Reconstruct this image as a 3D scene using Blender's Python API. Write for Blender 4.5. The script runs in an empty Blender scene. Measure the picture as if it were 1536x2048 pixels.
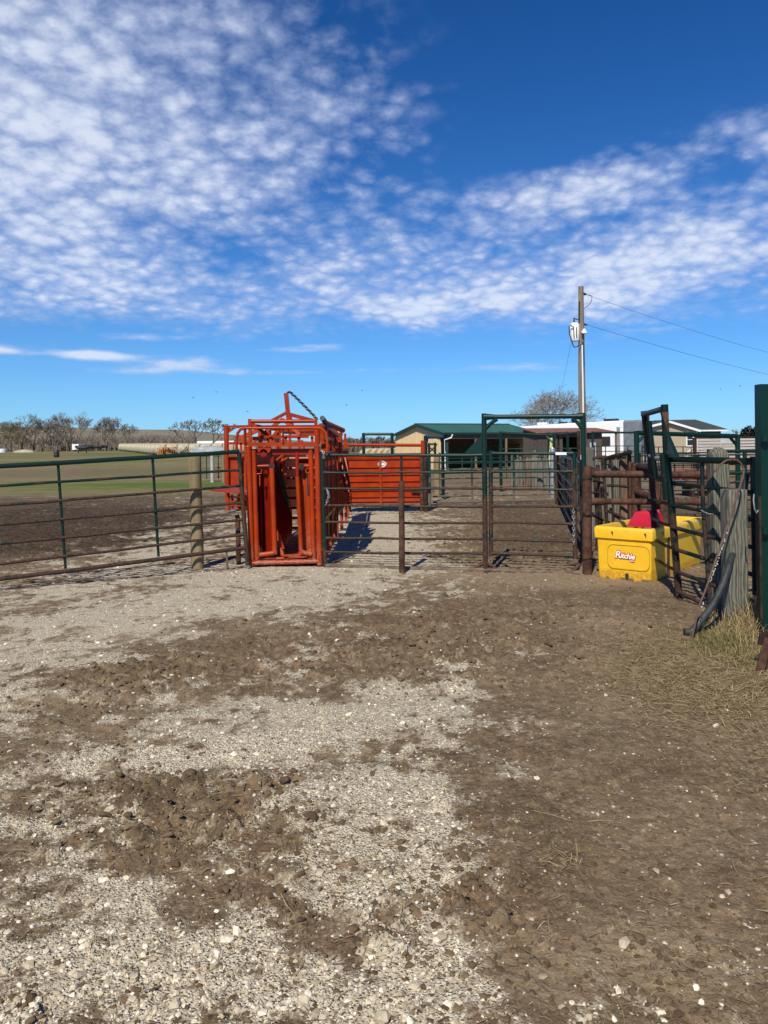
import bpy, math, random
import numpy as np
from mathutils import Vector, Matrix

C = bpy.context.scene
COL = C.collection
R = math.radians

# ------------------------------------------------------------------ camera
H, F = 1.65, 1500.0            # eye height (m), focal length in photograph pixels
CX, CY = 768.0, 895.0          # principal point: horizon row
ROLL = R(0.6)
sr, cr = math.sin(ROLL), math.cos(ROLL)
cam_d = bpy.data.cameras.new('camera')
cam = bpy.data.objects.new('camera', cam_d)
COL.objects.link(cam)
cam_d.sensor_fit = 'HORIZONTAL'
cam_d.sensor_width = 36.0
cam_d.lens = 36.0 * F / 1536.0
cam_d.shift_x = 0.0
# 1536x2048 frame, horizon 129 px above the middle
cam_d.shift_y = -(1024.0 - CY) / 2048.0
cam_d.sensor_fit = 'VERTICAL'
cam_d.sensor_height = 36.0
cam_d.lens = 36.0 * F / 2048.0
cam_d.clip_start = 0.05
cam_d.clip_end = 20000.0
cam.matrix_world = Matrix(((cr, sr, 0, 0), (0, 0, -1, 0), (-sr, cr, 0, H), (0, 0, 0, 1)))
C.camera = cam

# ------------------------------------------------------------------ light
SUN_EL = R(46.0)
SUN_AZ = math.atan2(-0.31, -0.95)           # clockwise from +Y: behind the camera, to its left
SUN = Vector((math.sin(SUN_AZ) * math.cos(SUN_EL), math.cos(SUN_AZ) * math.cos(SUN_EL), math.sin(SUN_EL)))
sl = bpy.data.lights.new('sun', 'SUN')
sl.energy = 5.0
sl.angle = R(0.5)
sl.color = (1.0, 0.935, 0.78)
so = bpy.data.objects.new('sun', sl)
COL.objects.link(so)
so.rotation_euler = (-SUN).to_track_quat('-Z', 'Y').to_euler()
so.location = (-10, -30, 40)

C.view_settings.view_transform = 'Standard'
C.view_settings.look = 'None'
C.view_settings.exposure = 0.12
C.view_settings.gamma = 1.0
C.view_settings.use_curve_mapping = False
C.cycles.max_bounces = 6
C.cycles.transparent_max_bounces = 8
C.cycles.use_denoising = True


class NT:
    """small helper for node trees"""
    def __init__(self, tree):
        self.t = tree
        self.n = tree.nodes
        self.l = tree.links

    def new(self, typ, **kw):
        nd = self.n.new(typ)
        for k, v in kw.items():
            setattr(nd, k, v)
        return nd

    def put(self, sock, v):
        if v is None:
            return
        if hasattr(v, 'is_output'):
            self.l.new(v, sock)
        elif isinstance(v, (tuple, list)):
            if sock.type == 'RGBA' and len(v) == 3:
                v = (*v, 1.0)
            sock.default_value = v
        else:
            sock.default_value = v

    def math(self, op, a, b=None, c=None, clamp=False):
        nd = self.new('ShaderNodeMath', operation=op, use_clamp=clamp)
        self.put(nd.inputs[0], a)
        self.put(nd.inputs[1], b)
        self.put(nd.inputs[2], c)
        return nd.outputs[0]

    def mix(self, f, a, b, blend='MIX'):
        nd = self.new('ShaderNodeMix', data_type='RGBA', blend_type=blend)
        self.put(nd.inputs[0], f)
        self.put(nd.inputs[6], a)
        self.put(nd.inputs[7], b)
        return nd.outputs[2]

    def ramp(self, v, lo, hi, a=0.0, b=1.0, smooth=True):
        nd = self.new('ShaderNodeMapRange')
        nd.interpolation_type = 'SMOOTHSTEP' if smooth else 'LINEAR'
        self.put(nd.inputs[0], v)
        self.put(nd.inputs[1], lo)
        self.put(nd.inputs[2], hi)
        self.put(nd.inputs[3], a)
        self.put(nd.inputs[4], b)
        return nd.outputs[0]

    def noise(self, vec, scale, detail=4.0, rough=0.55, dist=0.0, dim='3D'):
        nd = self.new('ShaderNodeTexNoise', noise_dimensions=dim)
        if vec is not None:
            self.l.new(vec, nd.inputs['Vector'])
        nd.inputs['Scale'].default_value = scale
        nd.inputs['Detail'].default_value = detail
        nd.inputs['Roughness'].default_value = rough
        nd.inputs['Distortion'].default_value = dist
        return nd.outputs[0]

    def comb(self, x, y, z):
        nd = self.new('ShaderNodeCombineXYZ')
        self.put(nd.inputs[0], x)
        self.put(nd.inputs[1], y)
        self.put(nd.inputs[2], z)
        return nd.outputs[0]


# ------------------------------------------------------------------ sky with cloud fields
world = bpy.data.worlds.new('World')
C.world = world
world.use_nodes = True
w = NT(world.node_tree)
w.n.clear()
sky = w.new('ShaderNodeTexSky', sky_type='NISHITA')
sky.sun_disc = False
sky.sun_elevation = SUN_EL
sky.sun_rotation = SUN_AZ % (2 * math.pi)
sky.altitude = 900.0
sky.air_density = 1.0
sky.dust_density = 0.3
sky.ozone_density = 3.0
tc = w.new('ShaderNodeTexCoord')
sep = w.new('ShaderNodeSeparateXYZ')
w.l.new(tc.outputs['Generated'], sep.inputs[0])
dx, dy, dz = sep.outputs[0], sep.outputs[1], sep.outputs[2]
az = w.math('ARCTAN2', dx, dy)
el = w.math('ARCSINE', dz)
zc = w.math('ADD', w.math('MAXIMUM', dz, 0.0), 0.28)
u = w.math('DIVIDE', dx, zc)
v = w.math('DIVIDE', dy, zc)
uv = w.comb(u, v, 0.0)
uvs = w.comb(w.math('MULTIPLY', u, 0.8), w.math('MULTIPLY', v, 0.8), 3.7)


def ang(px, py):
    a, b = (px - CX) / F, (CY - py) / F
    return math.atan(a), math.atan(b / math.sqrt(1 + a * a))


def blob(px, py, rx, ry, wt, rot=0.0, p=1.0):
    """soft bank of cloud round one direction of the sky"""
    a0, e0 = ang(px, py)
    c_, s_ = math.cos(R(rot)), math.sin(R(rot))
    da = w.math('SUBTRACT', az, a0)
    de = w.math('SUBTRACT', el, e0)
    x1 = w.math('ADD', w.math('MULTIPLY', da, c_ * F / rx), w.math('MULTIPLY', de, s_ * F / rx))
    y1 = w.math('ADD', w.math('MULTIPLY', da, -s_ * F / ry), w.math('MULTIPLY', de, c_ * F / ry))
    d2 = w.math('ADD', w.math('MULTIPLY', x1, x1), w.math('MULTIPLY', y1, y1))
    return w.math('MULTIPLY', w.math('EXPONENT', w.math('MULTIPLY', d2, -1.0)), wt)


def total(lst):
    t = lst[0]
    for s in lst[1:]:
        t = w.math('ADD', t, s)
    return t


bank = total([
    blob(130, 130, 500, 270, 1.15, -8), blob(50, 430, 330, 190, 0.78), blob(560, 330, 330, 230, 0.26, -20),
    blob(760, 300, 190, 200, 0.14), blob(350, 590, 560, 80, 0.52, 2), blob(800, 520, 320, 120, 0.26, 8),
    blob(1340, 525, 430, 110, 1.35, 10), blob(930, 615, 300, 38, 0.60, 2), blob(1165, 382, 180, 52, 1.15, 8), blob(420, 500, 210, 42, -0.45, 4), blob(1040, 300, 170, 60, -0.3, 0),
    blob(1550, 290, 100, 50, 0.7, -20), blob(1480, 350, 120, 26, -0.5, 8), blob(1420, 640, 260, 30, 0.35, 0)])
wisp = total([
    blob(185, 704, 72, 10, 1.25), blob(370, 724, 120, 17, 0.8), blob(-8, 692, 60, 9, 1.15), blob(260, 738, 90, 9, 0.5), blob(150, 676, 150, 14, 0.22),
    blob(1045, 738, 125, 13, 0.62), blob(610, 698, 110, 8, 0.50), blob(1030, 783, 70, 6, 0.4), blob(1250, 775, 130, 9, 0.25),
    blob(760, 742, 150, 8, 0.4), blob(520, 742, 120, 7, 0.45), blob(300, 668, 120, 10, 0.5), blob(640, 690, 60, 6, 0.5), blob(1120, 690, 180, 9, 0.4), blob(560, 800, 160, 6, 0.3), blob(860, 785, 90, 6, 0.2), blob(1330, 662, 160, 14, 0.4)])
n_big = w.noise(uv, 3.6, 3.0, 0.5)
base_cut = w.ramp(w.math('ADD', el, w.math('MULTIPLY', w.math('SUBTRACT', w.noise(w.comb(az, w.math('MULTIPLY', el, 3.0), 0.0), 6.0, 5.0), 0.5), 0.13)), ang(768, 690)[1], ang(768, 612)[1])
wq = w.noise(uv, 16.0, 3.0, 0.5)
wd = w.new('ShaderNodeVectorMath', operation='ADD')
w.l.new(uv, wd.inputs[0])
w.l.new(w.comb(w.math('MULTIPLY', wq, 0.055), w.math('MULTIPLY', w.noise(uvs, 18.0, 3.0, 0.5), 0.055), 0.0), wd.inputs[1])
vo = w.new('ShaderNodeTexVoronoi', feature='SMOOTH_F1')
w.l.new(wd.outputs[0], vo.inputs['Vector'])
vo.inputs['Scale'].default_value = 24.0
vo.inputs['Smoothness'].default_value = 0.45
puff = w.math('SUBTRACT', 0.93, vo.outputs['Distance'])
n_cell = w.math('ADD', w.math('MULTIPLY', puff, 0.50), w.math('MULTIPLY', w.noise(uv, 10.0, 7.0, 0.6, 0.2), 0.50))
n_fine = w.noise(uvs, 62.0, 5.0, 0.62, 0.2)
n_mix = w.math('ADD', w.math('MULTIPLY', n_cell, 0.46), w.math('ADD', w.math('MULTIPLY', n_big, 0.36), w.math('MULTIPLY', n_fine, 0.20)))
d_bank = w.math('ADD', w.math('MULTIPLY', bank, 1.0), w.math('MULTIPLY', w.math('SUBTRACT', n_mix, 0.5), 4.4))
a_bank = w.math('MULTIPLY', w.ramp(d_bank, 0.0, 1.75), w.ramp(bank, 0.06, 0.5))
a_bank = w.math('MULTIPLY', a_bank, base_cut)
n_w = w.noise(w.comb(w.math('MULTIPLY', az, 1.0), w.math('MULTIPLY', el, 4.0), 0.0), 22.0, 5.0, 0.6)
d_wisp = w.math('ADD', wisp, w.math('MULTIPLY', w.math('SUBTRACT', n_w, 0.5), 1.2))
a_wisp = w.math('MULTIPLY', w.ramp(d_wisp, 0.22, 1.15), w.ramp(wisp, 0.03, 0.3))
alpha = w.math('MAXIMUM', a_bank, a_wisp, clamp=True)
alpha = w.math('MULTIPLY', w.math('MULTIPLY', alpha, w.ramp(el, 0.0, 0.04)), 0.86)
hs = w.new('ShaderNodeHueSaturation')
w.l.new(sky.outputs[0], hs.inputs['Color'])
hs.inputs['Saturation'].default_value = 1.08
hs.inputs['Value'].default_value = 1.0
hs.inputs['Hue'].default_value = 0.5
thick = w.ramp(d_bank, 0.7, 2.0)
cloud = w.mix(w.math('MAXIMUM', thick, w.math('MULTIPLY', a_wisp, 0.8)), (4.5, 5.4, 7.8), (7.3, 7.9, 9.1))
hc = w.new('ShaderNodeSeparateColor')
w.l.new(w.mix(1.0, hs.outputs[0], (0.036, 0.070, 0.110), 'MULTIPLY'), hc.inputs[0])
cc = w.new('ShaderNodeCombineColor')
for i_, (p_, k_) in enumerate(((1.47, 17.2), (1.18, 10.7), (1.18, 10.3))):
    w.l.new(w.math('MULTIPLY', w.math('POWER', hc.outputs[i_], p_), k_), cc.inputs[i_])
clear = w.mix(w.math('MULTIPLY', w.math('EXPONENT', w.math('MULTIPLY', w.math('MAXIMUM', el, 0.0), -7.5)), 0.55), cc.outputs[0], (3.7, 6.9, 9.6))
skycol = w.mix(alpha, clear, cloud)
bg = w.new('ShaderNodeBackground')
w.put(bg.inputs[0], skycol)
bg.inputs[1].default_value = 0.1
out = w.new('ShaderNodeOutputWorld')
w.l.new(bg.outputs[0], out.inputs[0])

# ------------------------------------------------------------------ geometry helpers
def unroll(px, py):
    a, b = px - CX, py - CY
    return a * cr - b * sr, a * sr + b * cr


def P(px, py, d):
    """point at depth d (metres along +Y) seen at a pixel of the photograph"""
    a, b = unroll(px, py)
    return Vector((a / F * d, d, H - b / F * d))


def G(px, py, z=0.0):
    a, b = unroll(px, py)
    d = F * (H - z) / b
    return Vector((a / F * d, d, z))


class Plane:
    """vertical plane through two ground points; .at(px, py) = where a sight line meets it"""
    def __init__(self, A, B):
        self.A, self.B = Vector(A), Vector(B)
        t = self.B - self.A
        self.n = Vector((t.y, -t.x, 0)).normalized()

    def at(self, px, py, off=0.0):
        a, b = unroll(px, py)
        r = Vector((a / F, 1.0, -b / F))
        o = Vector((0, 0, H))
        k = ((self.A + self.n * off) - o).dot(self.n) / r.dot(self.n)
        return o + r * k


WORLD = {}


class MB:
    def __init__(self):
        self.v, self.f = [], []

    def add(self, vs, fs):
        o = len(self.v)
        self.v += [tuple(p) for p in vs]
        self.f += [tuple(i + o for i in f) for f in fs]
        return self

    def tube(self, pts, r, n=8, caps=True, closed=False):
        pts = [Vector(p) for p in pts]
        m = len(pts)
        rs = r if isinstance(r, (list, tuple)) else [r] * m
        tan = []
        for i in range(m):
            if closed:
                t = pts[(i + 1) % m] - pts[i - 1]
            else:
                t = pts[min(i + 1, m - 1)] - pts[max(i - 1, 0)]
            if t.length < 1e-9:
                t = Vector((0, 0, 1))
            tan.append(t.normalized())
        ref = Vector((0, 0, 1)) if abs(tan[0].z) < 0.9 else Vector((1, 0, 0))
        u_ = tan[0].cross(ref).normalized()
        o = len(self.v)
        for i in range(m):
            if i:
                u_ = u_ - tan[i] * u_.dot(tan[i])
                if u_.length < 1e-6:
                    u_ = tan[i].cross(Vector((0.3, 0.5, 0.8)))
                u_.normalize()
            w_ = tan[i].cross(u_)
            for k in range(n):
                a = 2 * math.pi * k / n
                self.v.append(tuple(pts[i] + (u_ * math.cos(a) + w_ * math.sin(a)) * rs[i]))
        rng = m if closed else m - 1
        for i in range(rng):
            j = (i + 1) % m
            for k in range(n):
                k2 = (k + 1) % n
                self.f.append((o + i * n + k, o + i * n + k2, o + j * n + k2, o + j * n + k))
        if caps and not closed:
            self.f.append(tuple(o + k for k in range(n - 1, -1, -1)))
            self.f.append(tuple(o + (m - 1) * n + k for k in range(n)))
        return self

    def beam(self, p, q, wd, ht, up=(0, 0, 1)):
        """rectangular bar from p to q; ht along up, wd across"""
        p, q, up = Vector(p), Vector(q), Vector(up)
        t = (q - p).normalized()
        s = t.cross(up)
        if s.length < 1e-5:
            s = t.cross(Vector((0, 1, 0)))
        s.normalize()
        h = s.cross(t).normalized()
        vs = []
        for e in (p, q):
            for a, b in ((-1, -1), (1, -1), (1, 1), (-1, 1)):
                vs.append(e + s * (a * wd / 2) + h * (b * ht / 2))
        return self.add(vs, [(3, 2, 1, 0), (4, 5, 6, 7), (0, 1, 5, 4), (1, 2, 6, 5), (2, 3, 7, 6), (3, 0, 4, 7)])

    def box(self, c, sx, sy, sz, rz=0.0):
        c = Vector(c)
        ca, sa = math.cos(rz), math.sin(rz)
        vs = []
        for z in (-1, 1):
            for a, b in ((-1, -1), (1, -1), (1, 1), (-1, 1)):
                x, y = a * sx / 2, b * sy / 2
                vs.append(c + Vector((x * ca - y * sa, x * sa + y * ca, z * sz / 2)))
        return self.add(vs, [(3, 2, 1, 0), (4, 5, 6, 7), (0, 1, 5, 4), (1, 2, 6, 5), (2, 3, 7, 6), (3, 0, 4, 7)])

    def prism(self, poly, vec):
        poly = [Vector(p) for p in poly]
        vec = Vector(vec)
        n = len(poly)
        vs = poly + [p + vec for p in poly]
        fs = [tuple(range(n - 1, -1, -1)), tuple(range(n, 2 * n))]
        fs += [(i, (i + 1) % n, n + (i + 1) % n, n + i) for i in range(n)]
        return self.add(vs, fs)

    def chain(self, pts, L=0.05, r=0.006, w_=0.6):
        """links of chain along a polyline"""
        pts = [Vector(p) for p in pts]
        k = 0
        for a, b in zip(pts, pts[1:]):
            d = b - a
            n = max(1, int(round(d.length / (L * 0.78))))
            t = d.normalized()
            s = t.cross(Vector((0.2, 0.9, 0.3))).normalized()
            q = t.cross(s)
            for i in range(n):
                c = a + d * ((i + 0.5) / n)
                e = s if k % 2 else q
                k += 1
                ring = []
                for j in range(8):
                    an = 2 * math.pi * j / 8
                    ring.append(c + t * (math.cos(an) * L * 0.5) + e * (math.sin(an) * L * 0.5 * w_))
                self.tube(ring, r, 4, closed=True)
        return self

    def build(self, name, mat, parent=None, smooth=False, loc=None, auto=True):
        me = bpy.data.meshes.new(name)
        o = bpy.data.objects.new(name, me)
        if parent is not None:
            base = WORLD[parent]
        else:
            if loc is None:
                xs = [p[0] for p in self.v]
                ys = [p[1] for p in self.v]
                zs = [p[2] for p in self.v]
                loc = ((min(xs) + max(xs)) / 2, (min(ys) + max(ys)) / 2, min(zs))
            base = Vector(loc)
        me.from_pydata([(p[0] - base[0], p[1] - base[1], p[2] - base[2]) for p in self.v], [], self.f)
        if smooth:
            me.polygons.foreach_set('use_smooth', [True] * len(me.polygons))
            if auto:
                try:
                    me.set_sharp_from_angle(angle=R(40))
                except Exception:
                    pass
        if mat is not None:
            me.materials.append(mat)
        COL.objects.link(o)
        if parent is not None:
            o.parent = parent
        else:
            o.location = base
        WORLD[o] = Vector(base)
        me.update()
        return o


def tag(o, label=None, cat=None, group=None, kind=None):
    if label:
        o['label'] = label
    if cat:
        o['category'] = cat
    if group:
        o['group'] = group
    if kind:
        o['kind'] = kind
    return o


def thing(name, loc, label, cat, group=None):
    o = bpy.data.objects.new(name, None)
    o.empty_display_size = 0.2
    COL.objects.link(o)
    o.location = loc
    WORLD[o] = Vector(loc)
    return tag(o, label, cat, group)


def copy_tree(o, loc, rz=0.0, sc=None, parent=None):
    c = o.copy()
    COL.objects.link(c)
    if parent is None:
        c.location = loc
        c.rotation_euler = (0, 0, rz)
        if sc is not None:
            c.scale = sc if isinstance(sc, (tuple, list)) else (sc, sc, sc)
    else:
        c.parent = parent
    for ch in o.children:
        copy_tree(ch, None, parent=c)
    return c


# ------------------------------------------------------------------ materials
def principled(name):
    m = bpy.data.materials.new(name)
    m.use_nodes = True
    t = NT(m.node_tree)
    t.n.clear()
    b = t.new('ShaderNodeBsdfPrincipled')
    o = t.new('ShaderNodeOutputMaterial')
    t.l.new(b.outputs[0], o.inputs[0])
    return m, t, b


def bump(t, b, h, strength=0.3, dist=0.01):
    bp = t.new('ShaderNodeBump')
    bp.inputs['Strength'].default_value = strength
    bp.inputs['Distance'].default_value = dist
    t.put(bp.inputs['Height'], h)
    t.l.new(bp.outputs[0], b.inputs['Normal'])


def mat_mix(name, c1, c2, scale=6.0, rough=0.6, bstr=0.15, bdist=0.004, metal=0.0, lo=0.35, hi=0.65, stretch=None, spec=0.5, detail=5.0):
    m, t, b = principled(name)
    tcn = t.new('ShaderNodeTexCoord')
    vec = tcn.outputs['Object']
    if stretch:
        mp = t.new('ShaderNodeMapping')
        mp.inputs['Scale'].default_value = stretch
        t.l.new(vec, mp.inputs[0])
        vec = mp.outputs[0]
    n = t.noise(vec, scale, detail, 0.6)
    f = t.ramp(n, lo, hi)
    t.put(b.inputs['Base Color'], t.mix(f, c1, c2))
    b.inputs['Roughness'].default_value = rough
    b.inputs['Metallic'].default_value = metal
    b.inputs['Specular IOR Level'].default_value = spec
    if bstr:
        bump(t, b, t.noise(vec, scale * 4, 4.0, 0.6), bstr, bdist)
    return m


def mat_pipe(name, paint, rust_a, rust_b, zlo, zhi, amount=0.0, rough=0.42, mud=0.0):
    """painted steel pipe whose paint has worn to rust, more of it low down (zlo) than high up (zhi)"""
    m, t, b = principled(name)
    tcn = t.new('ShaderNodeTexCoord')
    ob = tcn.outputs['Object']
    sp = t.new('ShaderNodeSeparateXYZ')
    t.l.new(ob, sp.inputs[0])
    n = t.noise(ob, 5.0, 6.0, 0.65)
    n2 = t.noise(ob, 38.0, 4.0, 0.6)
    hgt = t.ramp(sp.outputs[2], zlo, zhi, 1.0, 0.0, smooth=False)
    f = t.math('ADD', t.math('MULTIPLY', hgt, 0.55), t.math('MULTIPLY', t.math('SUBTRACT', n, 0.5), 2.4))
    f = t.math('ADD', f, t.math('MULTIPLY', t.math('SUBTRACT', n2, 0.5), 0.5))
    f = t.ramp(t.math('ADD', f, amount), 0.18, 0.36)
    rc = t.mix(t.ramp(n2, 0.3, 0.7), rust_a, rust_b)
    pc = t.mix(t.math('MULTIPLY', t.ramp(n2, 0.45, 0.8), 0.35), paint, (paint[0] * 1.7 + 0.005, paint[1] * 1.5 + 0.005, paint[2] * 1.5 + 0.005))
    col = t.mix(f, pc, rc)
    if mud:
        md = t.math('MULTIPLY', t.ramp(sp.outputs[2], mud * 0.4, mud, 1.0, 0.0), t.ramp(n, 0.3, 0.6))
        col = t.mix(md, col, (0.16, 0.125, 0.09))
    t.put(b.inputs['Base Color'], col)
    t.put(b.inputs['Roughness'], t.math('ADD', t.math('MULTIPLY', f, 0.34), rough, clamp=True))
    b.inputs['Specular IOR Level'].default_value = 0.28
    bump(t, b, n2, 0.25, 0.002)
    return m


RUST_A, RUST_B = (0.030, 0.016, 0.011), (0.082, 0.042, 0.028)
M = {}
M['pipe'] = mat_pipe('green_pipe_paint', (0.004, 0.022, 0.016), RUST_A, RUST_B, 0.85, 1.60, -0.04)
M['pipe_high'] = mat_pipe('green_pipe_paint_sound', (0.003, 0.022, 0.016), RUST_A, RUST_B, 0.1, 1.25, -0.35)
M['green'] = mat_pipe('dark_green_paint', (0.002, 0.022, 0.015), RUST_A, RUST_B, -0.2, 0.7, -0.55, 0.38)
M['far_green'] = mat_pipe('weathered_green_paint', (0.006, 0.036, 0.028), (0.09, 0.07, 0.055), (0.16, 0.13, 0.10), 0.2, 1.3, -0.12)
M['rust'] = mat_mix('rusty_steel', (0.042, 0.020, 0.014), (0.108, 0.052, 0.035), 9.0, 0.72, 0.3, 0.003, spec=0.18)
M['rust_dark'] = mat_mix('dark_rusty_steel', (0.018, 0.012, 0.010), (0.052, 0.029, 0.021), 9.0, 0.7, 0.3, 0.003, spec=0.18)
M['rust_mud'] = mat_mix('muddy_rusty_pipe', (0.075, 0.050, 0.035), (0.155, 0.112, 0.080), 7.0, 0.8, 0.4, 0.004)
M['steel'] = mat_mix('galvanised_steel', (0.30, 0.31, 0.32), (0.48, 0.48, 0.48), 14.0, 0.42, 0.1, 0.002, metal=0.6)
M['chain'] = mat_mix('chain_steel', (0.10, 0.10, 0.10), (0.24, 0.22, 0.20), 20.0, 0.5, 0.1, 0.002, metal=0.5)
M['red'] = None
M['red_dusty'] = None
M['red_deep'] = mat_mix('deep_red_enamel', (0.18, 0.011, 0.003), (0.26, 0.018, 0.004), 3.0, 0.4, 0.06, 0.003, spec=0.18)
M['black'] = mat_mix('black_rubber', (0.012, 0.012, 0.013), (0.030, 0.030, 0.032), 12.0, 0.55, 0.1, 0.002)
M['wood'] = mat_mix('weathered_grey_wood', (0.07, 0.062, 0.048), (0.20, 0.187, 0.158), 9.0, 0.9, 0.6, 0.006, stretch=(1, 1, 0.10), lo=0.3, hi=0.7)
M['wood_tan'] = mat_mix('treated_round_post_wood', (0.15, 0.105, 0.050), (0.27, 0.205, 0.110), 8.0, 0.85, 0.4, 0.004, stretch=(1, 1, 0.10), lo=0.3, hi=0.7)
M['wood_brown'] = mat_mix('brown_plank_wood', (0.10, 0.058, 0.036), (0.21, 0.135, 0.088), 9.0, 0.9, 0.5, 0.004, stretch=(1, 1, 0.08))
M['white'] = mat_mix('white_enamel', (0.72, 0.73, 0.74), (0.80, 0.80, 0.80), 5.0, 0.45, 0.03)
M['dark'] = mat_mix('dark_opening', (0.010, 0.010, 0.011), (0.022, 0.021, 0.020), 4.0, 0.8, 0.0)


def mat_enamel(name, c1, c2, dust, dz):
    """red machine enamel: slightly uneven, chipped here and there, dusty and splashed low down"""
    m, t, b = principled(name)
    ob = t.new('ShaderNodeTexCoord').outputs['Object']
    sp = t.new('ShaderNodeSeparateXYZ')
    t.l.new(ob, sp.inputs[0])
    n = t.noise(ob, 3.0, 5.0, 0.6)
    n2 = t.noise(ob, 30.0, 5.0, 0.65)
    mp = t.new('ShaderNodeMapping')
    mp.inputs['Scale'].default_value = (14.0, 14.0, 1.6)
    t.l.new(ob, mp.inputs[0])
    n3 = t.noise(mp.outputs[0], 1.0, 4.0, 0.6)
    c = t.mix(t.ramp(n, 0.3, 0.7), c1, c2)
    c = t.mix(t.math('MULTIPLY', t.ramp(n3, 0.55, 0.75), 0.35), c, (c1[0] * 0.55, c1[1] * 0.6, c1[2]))
    d = t.math('MULTIPLY', t.ramp(t.math('ADD', sp.outputs[2], t.math('MULTIPLY', t.math('SUBTRACT', n, 0.5), 0.5)), 0.05, dz, 1.0, 0.0), t.ramp(n2, 0.40, 0.66))
    c = t.mix(t.math('MULTIPLY', d, dust), c, (0.30, 0.215, 0.14))
    chip = t.math('MULTIPLY', t.ramp(t.noise(ob, 55.0, 3.0, 0.6), 0.68, 0.72), t.ramp(n, 0.45, 0.6))
    c = t.mix(chip, c, (0.07, 0.045, 0.035))
    t.put(b.inputs['Base Color'], c)
    t.put(b.inputs['Roughness'], t.math('ADD', 0.36, t.math('MULTIPLY', d, 0.4)))
    b.inputs['Specular IOR Level'].default_value = 0.22
    bump(t, b, n2, 0.08, 0.002)
    return m


M['red'] = mat_enamel('red_orange_enamel', (0.27, 0.023, 0.002), (0.37, 0.039, 0.003), 0.45, 0.45)
M['red_dusty'] = mat_enamel('red_orange_enamel_dusty', (0.30, 0.030, 0.003), (0.36, 0.045, 0.006), 0.75, 0.75)
M['pipe_dark'] = mat_pipe('blackish_green_pipe', (0.002, 0.012, 0.009), (0.022, 0.013, 0.010), (0.055, 0.030, 0.021), 0.2, 1.5, -0.1)
M['pole_wood'] = mat_mix('utility_pole_wood', (0.105, 0.080, 0.058), (0.26, 0.205, 0.145), 7.0, 0.9, 0.5, 0.006, stretch=(1, 1, 0.10), lo=0.3, hi=0.7)

# ------------------------------------------------------------------ ground
rng = np.random.default_rng(7)


def vnoise(x, y, seed):
    xi = np.floor(x).astype(np.int64)
    yi = np.floor(y).astype(np.int64)
    fx, fy = x - xi, y - yi
    fx = fx * fx * fx * (fx * (fx * 6 - 15) + 10)
    fy = fy * fy * fy * (fy * (fy * 6 - 15) + 10)

    def hsh(a, b):
        h = (a * 374761393 + b * 668265263 + seed * 1442695041) & 0xFFFFFFFF
        h = ((h ^ (h >> 13)) * 1274126177) & 0xFFFFFFFF
        h = h ^ (h >> 16)
        return (h & 0xFFFFFF) / float(0xFFFFFF)
    a = hsh(xi, yi)
    b = hsh(xi + 1, yi)
    c = hsh(xi, yi + 1)
    d = hsh(xi + 1, yi + 1)
    return (a + (b - a) * fx) * (1 - fy) + (c + (d - c) * fx) * fy


def fbm(x, y, sc, oct_, seed, rough=0.5):
    t = np.zeros_like(x)
    amp, tot = 1.0, 0.0
    for i in range(oct_):
        ca, sa = math.cos(0.7 * i + 0.3), math.sin(0.7 * i + 0.3)
        t += amp * vnoise((x * ca - y * sa) * sc + 17.3 * i, (x * sa + y * ca) * sc - 9.1 * i, seed + i)
        tot += amp
        amp *= rough
        sc *= 2.03
    return t / tot


def sstep(x, a, b):
    t = np.clip((x - a) / (b - a), 0, 1)
    return t * t * (3 - 2 * t)


# where gravel (+) and trampled mud (-) lie: centre and radii of each patch, seen in the photograph, laid out on the ground
PATCH = [
    (560, 1165, 360, 62, -4, 1.0), (215, 1225, 330, 52, -6, 0.72), (760, 1105, 140, 70, 0, 0.9),
    (330, 1090, 210, 45, -12, 0.95), (640, 1440, 330, 52, -6, 1.0), (905, 1400, 46, 75, 12, 0.9),
    (470, 1500, 300, 42, -10, 0.62), (130, 1530, 260, 40, -8, 0.45), (130, 1645, 240, 55, 5, 0.72),
    (640, 1730, 75, 150, 22, 0.95), (800, 1630, 130, 90, 0, 0.72), (880, 1730, 110, 80, 0, 0.55),
    (210, 1890, 330, 80, -10, 1.0), (850, 1950, 120, 120, 0, 1.0), (520, 1970, 260, 60, 0, 0.72),
    (150, 2020, 300, 70, 0, 0.85), (40, 1310, 220, 60, 0, 0.36), (760, 1050, 130, 34, 0, 1.0), (700, 1560, 90, 40, 0, 0.6),
    (340, 1345, 290, 36, -6, -0.75), (480, 1278, 130, 20, -5, -0.5), (410, 1660, 270, 85, 8, -0.85),
    (560, 1835, 150, 55, 10, -0.5), (1330, 1500, 330, 520, 0, -1.2), (900, 1250, 320, 46, 0, -0.75),
    (300, 1560, 300, 26, -6, -0.5), (1100, 1900, 190, 220, 0, -0.7), (1100, 1090, 260, 80, 0, -1.0), (80, 1050, 300, 60, -6, -0.9),
]


def patch_map(x, y, lst):
    yy = np.maximum(y, 0.8)
    px = CX + F * x / yy
    py = CY + F * H / yy
    t = np.zeros_like(x)
    for cx, cy, rx, ry, an, wt in lst:
        a = math.radians(an)
        dx_, dy_ = px - cx, py - cy
        u_ = (dx_ * math.cos(a) + dy_ * math.sin(a)) / rx
        v_ = (-dx_ * math.sin(a) + dy_ * math.cos(a)) / ry
        t += wt * np.exp(-(u_ * u_ + v_ * v_))
    return t


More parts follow.
